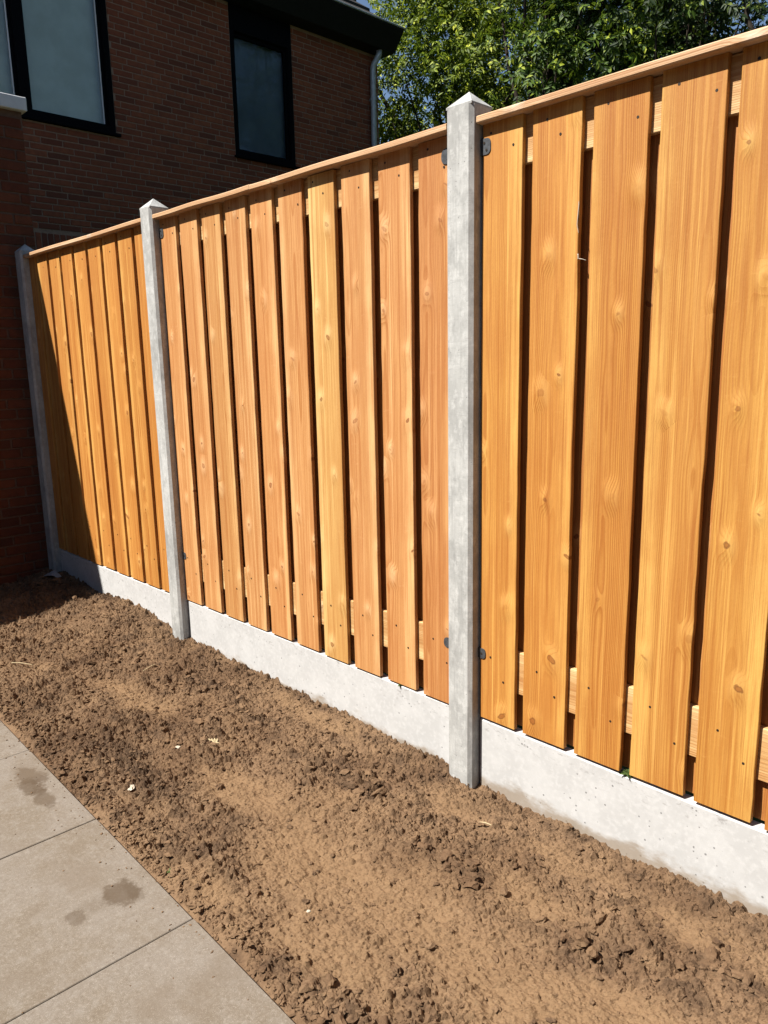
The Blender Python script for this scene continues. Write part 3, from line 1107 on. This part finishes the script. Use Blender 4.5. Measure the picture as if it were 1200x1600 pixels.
# narrow panel
lefts = [(-2.417, 0.093)] + [(-1.055 - 0.1765 * k, BW) for k in range(7, 0, -1)] + [(-1.055, 0.138)]
make_panel('fence_panel', 'narrow golden wooden fence panel with a slanting shadow beside the brick extension',
           P1 + 0.053, P2 - 0.053, lefts, [tone((1.12, 0.93, 0.60), 0.05, 0.03) for _ in lefts], (1, .98, .9), (1.24, 1.50, 2.5), over=0.031)
# middle panel
lefts = [(-0.808 + PITCH * k, 0.1405 + random.uniform(-.0015, .0015)) for k in range(10)]
tints = [pink() for _ in lefts]
tints[2] = (1.10, 1.04, 1.05)
tints[6] = (1.20, 1.26, 1.20)
tints[9] = (1.0, 0.82, 0.78)
rp, bp = make_panel('fence_panel', 'reddish wooden fence panel with one pale yellow board, between two tall posts',
                    P2 + 0.053, P3 - 0.053, lefts, tints, (1.15, 1.28, 1.55), (1.24, 1.50, 2.5), split=-0.045, over=0.033)
add_clip(rp, P2 + 0.0525, 1.973, 1, CLIP_T, True)
add_clip(rp, P2 + 0.0525, 0.447, 1, CLIP_B, False)
add_clip(rp, P3 - 0.0525, 1.974, -1, CLIP_TL, True)
add_clip(rp, P3 - 0.0525, 0.440, -1, CLIP_BL, False)
# right panel
lefts = [(1.064, .138), (1.234, .150), (1.4197, .149), (1.5985, .153), (1.7805, .146)] + [(1.060 + PITCH * k, BW) for k in range(5, 10)]
lefts[9] = (lefts[9][0], 0.142)
tints = [gold() for _ in lefts]
tints[4] = (1.06, 0.94, 0.58)
rg, bgd = make_panel('fence_panel', 'golden wooden fence panel of wide boards over the slab with a weed',
                     P3 + 0.053, P4 - 0.053, lefts, tints, (1.15, 1.28, 1.55), (1.24, 1.50, 2.5))
add_clip(rg, P3 + 0.0525, 1.972, 1, CLIP_T, True)
add_clip(rg, P3 + 0.0525, 0.441, 1, CLIP_B, False)
# loose fibres on the second board of the golden panel
for pts in ([(0.071, 0.004, 1.60), (0.074, 0.0, 1.55), (0.0725, -0.004, 1.50), (0.078, -0.005, 1.48)],
            [(0.071, 0.004, 1.42), (0.079, 0.0, 1.415), (0.090, -0.003, 1.413), (0.101, -0.002, 1.409)],
            [(0.072, 0.004, 1.43), (0.077, -0.002, 1.424), (0.079, -0.004, 1.414)]):
    b = MB()
    b.tube(pts, [0.0016, 0.0014, 0.0011, 0.0006][:len(pts)], 5)
    s_ = b.build('splinter', M['fleck'], bgd[1], (0, 0, 0))
    s_.location = (0, 0, 0)

# ------------------------------------------------------------------ brickwork
CH, BL, JT = 0.0625, 0.22, 0.012
BH = CH - JT


def brick_variants(mat):
    out = []
    for k in range(4):
        v, f = chamfer_box(-0.060, 0.0, -0.5, 0.5, -BH / 2, BH / 2, 0.0022)
        # chamfer along the unit length axis must not be stretched: use real length instead
        v, f = chamfer_box(-0.060, 0.0, -(BL - JT) / 2, (BL - JT) / 2, -BH / 2, BH / 2, 0.0025)
        v = [(x + random.gauss(0, .0007), y + random.gauss(0, .0012), z + random.gauss(0, .0008)) for x, y, z in v]
        out.append(mesh_of('brick', v, f, mat))
    return out


def lay_bricks(X, y0, y1, z0, z1, openings):
    """list of (yc, zc, length) for stretcher bond on a wall facing +x"""
    res = []
    k0 = int(math.ceil(z0 / CH - 1e-6))
    k1 = int(z1 / CH)
    for k in range(k0, k1):
        za, zb = k * CH, (k + 1) * CH
        segs = [(y0, y1)]
        for (a, b, c, d) in openings:
            if zb > c + 0.004 and za < d - 0.004:
                ns = []
                for (s, e) in segs:
                    if b <= s or a >= e:
                        ns.append((s, e))
                        continue
                    if a > s:
                        ns.append((s, a))
                    if b < e:
                        ns.append((b, e))
                segs = ns
        off = (k % 2) * BL / 2 + (0.055 if k % 4 > 1 else 0.0)
        for (s, e) in segs:
            i = math.floor((s - off) / BL)
            while i * BL + off < e:
                a, b = max(i * BL + off, s), min((i + 1) * BL + off, e)
                if b - a > 0.03:
                    res.append(((a + b) / 2, (za + zb) / 2, b - a - JT))
                i += 1
    return res


def bricks_joined(name, mat, X, items, parent):
    v, f, r = [], [], []
    for (yc, zc, L) in items:
        hx = random.uniform(-.001, .001)
        b = len(v)
        vv, ff = chamfer_box(X - 0.06, X + hx, yc - L / 2, yc + L / 2, zc - BH / 2, zc + BH / 2, 0.0025)
        v += vv
        f += [tuple(i + b for i in q) for q in ff]
        r += [random.random()] * len(vv)
    me = mesh_of(name, v, f, mat)
    at = me.attributes.new('rnd', 'FLOAT', 'POINT')
    at.data.foreach_set('value', r)
    return tag(put(name, me, parent), kind='stuff')


def put_bricks(X, items, variants, parent):
    for (yc, zc, L) in items:
        put('brick', random.choice(variants), parent, (X + random.uniform(-.0012, .0012), yc, zc), scale=(1, L / (BL - JT), 1))


HX = -5.6
HY0, HY1 = -7.0, 6.13
WT = 5.47
OPEN = [(0.30, 2.235, 3.79, 5.47), (3.735, 4.635, 3.825, 5.47), (1.0, 2.2, 0.95, 2.515), (-3.2, -1.6, 3.79, 5.47)]
house = thing('brick_house', 'dark red brick house with black window frames and a dark boxed eave', 'house', (HX, 0, 0))
wm = MB()
MX = HX - 0.006
ys = sorted({HY0, HY1, *[o[0] for o in OPEN], *[o[1] for o in OPEN]})
zs = sorted({-0.1, WT, *[o[2] for o in OPEN], *[o[3] for o in OPEN]})
for a, b in zip(ys[:-1], ys[1:]):
    for c, d in zip(zs[:-1], zs[1:]):
        my, mz = (a + b) / 2, (c + d) / 2
        if any(o[0] < my < o[1] and o[2] < mz < o[3] for o in OPEN):
            continue
        wm.add([(MX, a, c), (MX, b, c), (MX, b, d), (MX, a, d)], [(0, 1, 2, 3)])
for (a, b, c, d) in OPEN:
    xi = MX - 0.3
    wm.add([(MX, a, c), (MX, a, d), (xi, a, d), (xi, a, c)], [(0, 1, 2, 3)])
    wm.add([(MX, b, c), (MX, b, d), (xi, b, d), (xi, b, c)], [(3, 2, 1, 0)])
    wm.add([(MX, a, c), (MX, b, c), (xi, b, c), (xi, a, c)], [(0, 3, 2, 1)])
    wm.add([(MX, a, d), (MX, b, d), (xi, b, d), (xi, a, d)], [(0, 1, 2, 3)])
BX = HX - 8.0
wm.add([(BX, HY0, -.1), (MX, HY0, -.1), (MX, HY0, WT), (BX, HY0, WT), (BX, HY1, -.1), (MX, HY1, -.1), (MX, HY1, WT), (BX, HY1, WT)],
       [(0, 1, 2, 3), (5, 4, 7, 6), (4, 0, 3, 7)])
RZ = WT + 4.2 * math.tan(math.radians(38))
for yy in (HY0, HY1):
    wm.add([(BX, yy, WT), (MX, yy, WT), ((BX + MX) / 2, yy, RZ - 0.35)], [(0, 1, 2)] if yy == HY0 else [(2, 1, 0)])
wall = wm.build('wall', M['mortar'], house)
items = lay_bricks(HX, 0.2, HY1 - 0.002, 0.0, WT, OPEN + [(0.9, 2.31, 2.5, 2.72)])
# the bricks that show: above the fence line and clear of the extension
vis = [it for it in items if it[1] > 2.3 and it[0] > 1.1]
dist = lambda it: (Vector((HX, it[0], it[1])) - CAM).length
vis.sort(key=dist)
near = vis[:282]
ns_ = set(near)
put_bricks(HX, near, brick_variants(M['brick']), wall)
far_it = [it for it in items if it not in ns_] + lay_bricks(HX, HY0, 0.2, 2.8, WT, OPEN)
bricks_joined('far_bricks', M['brick_s'], HX, far_it, wall)
# soldier course over the ground floor window
sv, sf = chamfer_box(-0.060, 0.0, -BH / 2, BH / 2, -0.10, 0.10, 0.0025)
SOLD = mesh_of('brick', sv, sf, M['brick'])
for k in range(22):
    put('brick', SOLD, wall, (HX + random.uniform(-.001, .001), 0.935 + k * CH, 2.611))
# corner return bricks on the side facing away from the garden (+y)
def window(y0, y1, z0, z1, cuts, head, blind_mats, sill=True, ztop_glass=None):
    """black frame with panes; cuts = y positions of mullion centres"""
    fr = MB()
    xf, xb = HX + 0.004, HX - 0.11
    jw = 0.055
    ztg = ztop_glass
    fr.box(xb, xf, y0 + 0.002, y0 + jw, z0, z1 - 0.002, 0.003)
    fr.box(xb, xf, y1 - jw, y1 - 0.002, z0, z1 - 0.002, 0.003)
    fr.box(xb, xf - 0.001, y0 + jw, y1 - jw, z0, z0 + 0.07, 0.003)
    fr.box(xb, xf - 0.001, y0 + jw, y1 - jw, ztg + 0.04, z1 - 0.002, 0.003)
    for cy in cuts:
        fr.box(xb, xf - 0.002, cy - 0.045, cy + 0.045, z0 + 0.07, ztg + 0.04, 0.003)
    w = fr.build('window', M['black'], house)
    edges = [y0 + jw] + [c for c in cuts] + [y1 - jw]
    for i in range(len(edges) - 1):
        a = edges[i] + (0.045 if i > 0 else 0)
        b = edges[i + 1] - (0.045 if i < len(edges) - 2 else 0)
        s_ = MB()      # sash
        sx0, sx1 = HX - 0.085, HX - 0.045
        s_.box(sx0, sx1, a, a + 0.03, z0 + 0.07, ztg + 0.04, 0.002)
        s_.box(sx0, sx1, b - 0.03, b, z0 + 0.07, ztg + 0.04, 0.002)
        s_.box(sx0, sx1 - 0.001, a + 0.03, b - 0.03, z0 + 0.07, z0 + 0.09, 0.002)
        s_.box(sx0, sx1 - 0.001, a + 0.03, b - 0.03, ztg, ztg + 0.04, 0.002)
        s_.build('sash', M['black'], w)
        p = MB()
        p.box(HX - 0.072, HX - 0.066, a + 0.029, b - 0.029, z0 + 0.089, ztg + 0.001)
        p.build('pane', M['glass_b'] if blind_mats[i] is M['blind_pale'] else M['glass'], w)
        bl = MB()
        bl.box(HX - 0.135, HX - 0.131, a - 0.02, b + 0.02, z0 + 0.02, ztg + 0.10)
        bl.build('blind', blind_mats[i], w)
        gd = MB()
        gd.box(HX - 0.066, HX - 0.060, b - 0.043, b - 0.031, z0 + 0.091, ztg - 0.001)
        if blind_mats[i] is M['blind_pale']:
            gd.build('glazing_bead', M['white'], w)
        back = MB()
        back.box(HX - 0.30, HX - 0.295, a - 0.08, b + 0.08, z0, z1)
        back.build('reveal_lining', M['black'], w)
    if sill:
        sl = MB()
        sl.box(HX - 0.05, HX + 0.045, y0 - 0.02, y1 + 0.035, z0 - 0.028, z0 - 0.002, 0.003)
        sl.build('sill', M['black'], w)
    return w


window(0.30, 2.235, 3.79, 5.468, [1.325], True, [M['blind_pale'], M['blind_pale']], ztop_glass=5.30)
window(3.735, 4.635, 3.825, 5.468, [], True, [M['blind_blue']], ztop_glass=5.15)
window(1.0, 2.2, 0.95, 2.513, [], True, [M['blind_blue']], ztop_glass=2.42)
window(-3.2, -1.6, 3.79, 5.468, [-2.4], True, [M['blind_blue'], M['blind_blue']], ztop_glass=5.30)
# roof with boxed gutter
rm = MB()
ex = HX + 0.40
rise = math.tan(math.radians(38))
ry0, ry1 = HY0 - 0.15, HY1 + 0.12
midx = (BX + MX) / 2
prof = [(ex - 0.12, 5.70), (midx, 5.70 + (ex - 0.12 - midx) * rise)]
nrow = 16
for i in range(nrow):
    t0, t1 = i / nrow, (i + 1) / nrow
    xa, za = prof[0][0] + (prof[1][0] - prof[0][0]) * t0, prof[0][1] + (prof[1][1] - prof[0][1]) * t0
    xb, zb = prof[0][0] + (prof[1][0] - prof[0][0]) * t1, prof[0][1] + (prof[1][1] - prof[0][1]) * t1
    rm.add([(xa, ry0, za + 0.05), (xa, ry1, za + 0.05), (xb, ry1, zb + 0.012), (xb, ry0, zb + 0.012),
            (xa, ry0, za - .04), (xa, ry1, za - .04), (xb, ry1, zb - .04), (xb, ry0, zb - .04)],
           [(0, 1, 2, 3), (7, 6, 5, 4), (0, 4, 5, 1), (1, 5, 6, 2), (0, 3, 7, 4)])
bx2 = 2 * midx - prof[0][0]
rm.add([(bx2, ry0, 5.75), (bx2, ry1, 5.75), (prof[1][0], ry1, prof[1][1] + .012), (prof[1][0], ry0, prof[1][1] + .012)], [(3, 2, 1, 0)])
roof = rm.build('roof', M['rooftile'], house)
gt = MB()
sec = [(HX - 0.02, 5.475), (HX + 0.215, 5.475), (HX + 0.395, 5.70), (HX + 0.395, 5.715), (HX + 0.25, 5.715), (HX - 0.02, 5.72)]
n = len(sec)
gt.add([(x, y, z) for y in (ry0, ry1) for x, z in sec],
       [tuple(range(n)), tuple(range(n, 2 * n))[::-1]] + [(k, k + n, (k + 1) % n + n, (k + 1) % n) for k in range(n)])
gt.build('eave_box', M['fascia'], roof)
et = MB()
et.box(HX + 0.355, HX + 0.412, ry0 - 0.01, ry1 + 0.03, 5.7165, 5.737, 0.004)
et.build('gutter_edge', M['zinc'], roof)
# downpipe
dp = MB()
py = HY1 - 0.155
dp.tube([(HX + 0.15, py + 0.05, 5.49), (HX + 0.14, py + 0.045, 5.42), (HX + 0.075, py + 0.005, 5.30), (HX + 0.065, py, 5.24), (HX + 0.065, py, 0.0)], 0.040, 14)
dpo = dp.build('downpipe', M['zinc'], house, smooth=True)
for z in (4.88, 3.2, 1.4):
    b = MB()
    b.tube([(HX + 0.065, py, z - 0.018), (HX + 0.065, py, z + 0.018)], 0.047, 14)
    b.box(HX - 0.01, HX + 0.03, py - 0.012, py + 0.012, z - 0.012, z + 0.012)
    b.build('pipe_bracket', M['zinc'], dpo)

# brick extension that stands at the end of the fence
EX, EY = -2.585, 0.118
ext = thing('brick_extension', 'single storey brick extension with a white roof edge at the shaded fence end', 'building', (EX, 0, 0))
em = MB()
em.add([(HX + 0.01, -6.5, -.1), (EX - .006, -6.5, -.1), (EX - .006, EY - .004, -.1), (HX + 0.01, EY - .004, -.1),
        (HX + 0.01, -6.5, 2.93), (EX - .006, -6.5, 2.93), (EX - .006, EY - .004, 2.93), (HX + 0.01, EY - .004, 2.93)],
       [(0, 3, 2, 1), (4, 5, 6, 7), (0, 1, 5, 4), (1, 2, 6, 5), (2, 3, 7, 6), (3, 0, 4, 7)])
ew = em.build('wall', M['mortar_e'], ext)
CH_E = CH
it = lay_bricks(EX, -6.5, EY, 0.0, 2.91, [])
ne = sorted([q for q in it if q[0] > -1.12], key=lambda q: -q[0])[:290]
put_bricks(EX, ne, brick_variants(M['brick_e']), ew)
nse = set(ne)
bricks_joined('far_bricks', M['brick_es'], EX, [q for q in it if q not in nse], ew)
tr = MB()
tr.box(HX + 0.02, EX + 0.035, -6.53, EY + 0.02, 2.912, 2.990, 0.004)
tr.build('roof_edge', M['white'], ext)

# ------------------------------------------------------------------ trees
def make_tree(name, label, x, y, height, crown_c, crown_r, mat, n_clump, per, leaf, lean=0.0, low=0.0, trunk_r=0.14, seed=1, group=None):
    R = np.random.default_rng(seed)
    root = thing(name, label, 'tree', (x, y, -0.09), group)
    tb = MB()
    pts = [Vector((x, y, -0.25))]
    steps = 7
    for i in range(1, steps + 1):
        t = i / steps
        pts.append(Vector((x + lean * t + R.normal(0, .05), y + R.normal(0, .05), height * 0.82 * t)))
    tb.tube(pts, [trunk_r * (1.25 if i == 0 else 1) * (1 - 0.75 * i / steps) for i in range(steps + 1)], 9)
    C = np.array(crown_c)
    r = np.array(crown_r)
    cl = []
    while len(cl) < n_clump:
        p = R.uniform(-1, 1, 3)
        d = np.linalg.norm(p)
        if d > 1 or d < 0.25 or (d < 0.6 and R.random() < 0.5):
            continue
        p = p * (0.85 + 0.25 * math.sin(5 * p[0] + 3 * p[2] + seed))
        cl.append(C + p * r)
    cl = np.array(cl)
    for q in cl[:: max(1, n_clump // 26)]:
        t = min(max((q[2] - 0.5) / height * 0.8, 0.15), 0.9)
        s = pts[min(int(t * steps), steps - 1)]
        e = Vector(q)
        m = s.lerp(e, 0.5) + Vector((R.normal(0, .12), R.normal(0, .12), 0.15))
        tb.tube([s, s.lerp(m, .5) + Vector((0, 0, .05)), m, e], [trunk_r * .38, trunk_r * .28, trunk_r * .18, 0.008], 6)
    tb.build('trunk', M['bark'], root, smooth=True)
    # sprays of leaflets on short twigs
    K = n_clump * per
    cc = np.repeat(cl, per, 0) + R.normal(0, 1, (K, 3)) * (np.array([0.25, 0.25, 0.19]) * (r.mean() / 2.0))
    out = cc - C
    out /= np.linalg.norm(out, axis=1, keepdims=True) + 1e-6
    ra = out * 0.7 + R.normal(0, .6, (K, 3)) + np.array([0, 0, -0.25])
    ra /= np.linalg.norm(ra, axis=1, keepdims=True)
    NL = 9
    upv = out * 0.8 + np.array([0.1, -0.45, 0.6]) + R.normal(0, .45, (K, 3))
    sd = np.cross(ra, upv)
    sd /= np.linalg.norm(sd, axis=1, keepdims=True) + 1e-6
    nm = np.cross(sd, ra)
    V, A = [], []
    for k in range(NL):
        t = (k // 2 + 1) / (NL // 2 + 1)
        sg = 1 if k % 2 else -1
        if k == NL - 1:
            dirv = ra.copy()
            base = cc + ra * leaf * 2.1
        else:
            dirv = ra * 0.55 + sd * sg * 0.85 - nm * 0.15 + R.normal(0, .22, (K, 3))
            base = cc + ra * (leaf * 2.0 * t)
        dirv /= np.linalg.norm(dirv, axis=1, keepdims=True)
        L = leaf * R.uniform(.7, 1.25, (K, 1))
        w = np.cross(dirv, nm)
        w /= np.linalg.norm(w, axis=1, keepdims=True) + 1e-6
        wd = L * 0.20
        mid = base + dirv * L * 0.45
        nn = np.cross(w, dirv)
        tip = base + dirv * L - nn * L * 0.12
        V.append(np.stack([base, mid + w * wd + nn * wd * .35, tip, mid - w * wd + nn * wd * .35], 1))
        A.append(np.clip(np.repeat(R.random((K, 1)), 4, 1) * 0.7 + np.repeat(R.random((n_clump, 1)), per, 0) * 0.3, 0, 1))
    V = np.concatenate(V).reshape(-1, 3).astype(np.float32)
    A = np.concatenate(A).reshape(-1).astype(np.float32)
    nl = len(V) // 4
    b = np.arange(nl) * 4
    tri = np.stack([b, b + 1, b + 2, b, b + 2, b + 3], 1).reshape(-1).astype(np.int32)
    me = bpy.data.meshes.new('crown')
    me.vertices.add(len(V))
    me.vertices.foreach_set('co', V.ravel())
    me.loops.add(len(tri))
    me.loops.foreach_set('vertex_index', tri)
    me.polygons.add(nl * 2)
    me.polygons.foreach_set('loop_start', (np.arange(nl * 2) * 3).astype(np.int32))
    me.polygons.foreach_set('loop_total', np.full(nl * 2, 3, np.int32))
    me.update()
    at = me.attributes.new('rnd', 'FLOAT', 'POINT')
    at.data.foreach_set('value', A)
    me.materials.append(mat)
    put('crown', me, root)
    return root


make_tree('broadleaf_tree', 'bright green leafy tree beside the house corner', -6.6, 9.0, 7.6, (-6.5, 8.8, 6.0), (2.3, 2.0, 2.6), M['leaf_a'], 86, 62, 0.088, seed=3)
make_tree('broadleaf_tree', 'mid green leafy tree behind the reddish panel and the concrete post', -4.3, 8.3, 7.8, (-4.2, 8.2, 6.0), (1.9, 1.7, 2.6), M['leaf_b'], 53, 62, 0.088, seed=5)
make_tree('broadleaf_tree', 'dark leafy tree behind the golden panel', -2.5, 8.6, 7.6, (-2.4, 8.5, 5.8), (1.8, 1.7, 2.4), M['leaf_c'], 40, 60, 0.086, seed=9, trunk_r=0.17)
make_tree('broadleaf_tree', 'blackish leafy tree with thin bare twigs at the open end of the garden', -0.7, 8.2, 7.2, (-0.6, 8.2, 5.6), (1.7, 1.6, 2.3), M['leaf_c'], 33, 60, 0.082, seed=12, trunk_r=0.16)
make_tree('broadleaf_tree', 'tall dark tree standing behind the mid green tree', -6.6, 12.8, 10.5, (-6.6, 12.8, 7.8), (2.7, 2.0, 3.0), M['leaf_c'], 20, 50, 0.11, seed=21, trunk_r=0.2)

def make_shade_hedge(label, x0, x1, y0, y1, h, seed):  # out-of-view hedge, added to shade the garden from low sky
    R = np.random.default_rng(seed)
    root = thing('added_shade_hedge', label, 'hedge', ((x0 + x1) / 2, (y0 + y1) / 2, -0.09))
    b = MB()
    b.box(x0 + .35, x1 - .35, y0 + .35, y1 - .35, -0.15, h - .4)  # solid box inside the leaves, put in to stop sky light
    b.build('sky_block_core', M['shade_hedge_core'], root)
    n_ = int(190 * ((x1 - x0) * h * 2 + (y1 - y0) * h * 2 + (x1 - x0) * (y1 - y0)))
    P = np.stack([R.uniform(x0, x1, n_), R.uniform(y0, y1, n_), R.uniform(0, h, n_)], 1)
    side = R.integers(0, 5, n_)
    for k, (ax, val) in enumerate(((0, x0), (0, x1), (1, y0), (1, y1), (2, h))):
        m_ = side == k
        P[m_, ax] = val + R.normal(0, .16, m_.sum())
    bump_ = 0.25 * np.sin(P[:, 0] * 1.9 + P[:, 1]) + 0.2 * np.sin(P[:, 0] * 4.3 + P[:, 2] * 2.1)
    P[:, 2] += bump_ * (P[:, 2] > h * .8)
    d = R.normal(0, 1, (n_, 3)); d /= np.linalg.norm(d, axis=1, keepdims=True)
    w = np.cross(d, R.normal(0, 1, (n_, 3))); w /= np.linalg.norm(w, axis=1, keepdims=True)
    L = R.uniform(.07, .13, (n_, 1))
    V = np.stack([P, P + d * L * .5 + w * L * .28, P + d * L, P + d * L * .5 - w * L * .28], 1).reshape(-1, 3)
    me = mesh_of('foliage', V.tolist(), [(4 * i, 4 * i + 1, 4 * i + 2, 4 * i + 3) for i in range(n_)], M['leaf_b'])
    at = me.attributes.new('rnd', 'FLOAT', 'POINT')
    at.data.foreach_set('value', np.repeat(R.random(n_), 4).astype(np.float32))
    put('foliage', me, root)
    return root


# unseen hedges, added to block the low sky and deepen the shade
make_shade_hedge('added leafy hedge, out of view, that blocks low sky opposite the wooden fence', -5.0, 9.5, -8.2, -6.9, 5.2, 31)
make_shade_hedge('leafy hedge added out of view to shut out low sky, opposite the brick house', 8.2, 9.5, -6.8, 9.0, 5.0, 32)

# ------------------------------------------------------------------ small things
def stone(name, label, cat, x, y, r, mat, flat=0.5, ang=0.0):
    V, F = lump(r, True)
    V[:, 2] *= flat
    z = soil_z(x, y)
    o = put(name, mesh_of(name, V.tolist(), F, mat), None, (x, y, z + r * flat * 0.35), (0, 0, ang))
    return tag(o, label, cat)


stone('stone_chip', 'large pale angular stone chip lying on the soil near the paving', 'stone', 0.262, -0.850, 0.020, M['chip'], 0.55)
stone('stone_chip', 'small pale flat chip between the stone and the straw tuft', 'stone', 0.13, -0.60, 0.009, M['chip'], 0.4)
stone('stone_chip', 'tiny pale chip on smooth sandy soil near the paving edge', 'stone', 1.14, -0.80, 0.006, M['chip'], 0.5)
stone('stone_chip', 'round dark stone in the open soil before the middle post', 'stone', 1.36, -0.47, 0.011, M['clod'], 0.8)


def blades(name, label, cat, x, y, z, nb, ln, mat, spread=1.0, w=0.0022, up_=0.8):
    b = MB()
    for i in range(nb):
        a = random.uniform(0, 6.28)
        d = Vector((math.cos(a) * spread, math.sin(a) * spread, up_ * random.uniform(.4, 1))).normalized()
        s = d.cross(Vector((0, 0, 1))).normalized() * w
        n_ = s.cross(d).normalized() * w * 0.4
        L = ln * random.uniform(.6, 1.2)
        o0 = Vector((random.gauss(0, .25) * ln, random.gauss(0, .25) * ln * .6, 0))
        p0, p1, p2 = o0, o0 + d * L * .55, o0 + d * L + Vector((0, 0, -L * .25))
        b.add([p0 - s, p0 + s, p1 + s + n_, p1 - s + n_, p2], [(0, 1, 2, 3), (3, 2, 4)])
        b.add([p0 - s, p0 + s, p1 + s - n_, p1 - s - n_, p2], [(3, 2, 1, 0), (4, 2, 3)])
    return tag(b.build(name, mat, None, (x, y, z)), label, cat)


blades('straw_tuft', 'pale dry straw tuft lying on the open soil', 'straw', 0.204, -0.497, soil_z(0.204, -0.497) + 0.007, 44, 0.034, M['straw'], 1.0, 0.0019, 0.35)
blades('weed', 'tiny green weed in the soil at the paving edge', 'weed', 0.752, -0.975, soil_z(0.752, -0.975) + 0.004, 16, 0.017, M['weed'])
blades('weed', 'small green weed on the slab edge under the reddish panel', 'weed', 0.690, 0.006, 0.2105, 14, 0.017, M['weed'])
blades('weed', 'dark weed growing from the slab between boards of the golden panel', 'weed', 1.585, 0.016, 0.2075, 34, 0.026, M['weed'], 1.0, 0.0025, 1.0)
# grey plastic scrap beside the first post
sm_ = MB()
rows, cols = 5, 9
for j in range(rows):
    for i in range(cols):
        u, v_ = i / (cols - 1), j / (rows - 1)
        sm_.v.append((-0.06 + 0.12 * u, -0.02 + 0.04 * v_ * (1 - .5 * abs(u - .5)), 0.012 + 0.03 * math.sin(u * 3.1) * (0.4 + 0.6 * v_) + random.uniform(-.004, .004)))
nt = len(sm_.v)
sm_.v += [(x, y, z - 0.002) for x, y, z in sm_.v[:nt]]
for j in range(rows - 1):
    for i in range(cols - 1):
        a = j * cols + i
        sm_.f.append((a, a + 1, a + cols + 1, a + cols))
        sm_.f.append((a + nt + cols, a + nt + cols + 1, a + nt + 1, a + nt))
tag(sm_.build('plastic_scrap', M['scrap'], None, (-2.28, -0.11, soil_z(-2.28, -0.11) + 0.004), smooth=True, rot=(0, 0, 0.5)),
    'crumpled grey plastic scrap on dark soil beside the shaded post', 'scrap')
# straws and twigs on the bed
for k, (x, y, a, L, lab) in enumerate(((-1.10, -0.72, 0.5, 0.12, 'thin pale twig lying on soil left of the straw tuft by the shadow edge'),
                                       (-0.60, -0.33, 1.9, 0.08, 'short pale twig on dark soil before the narrow panel post'),
                                       (1.25, -0.20, 0.3, 0.05, 'tiny pale twig on soil below the golden panel slab'))):
    b = MB()
    dx, dy = math.cos(a) * L, math.sin(a) * L
    b.tube([(-dx / 2, -dy / 2, 0.0), (-dx / 6, -dy / 6 + .004, 0.003), (dx / 5, dy / 5, 0.004), (dx / 2, dy / 2, 0.001)], [.0022, .002, .0018, .001], 6)
    tag(b.build('twig', M['straw'], None, (x, y, soil_z(x, y) + 0.010)), lab, 'twig')
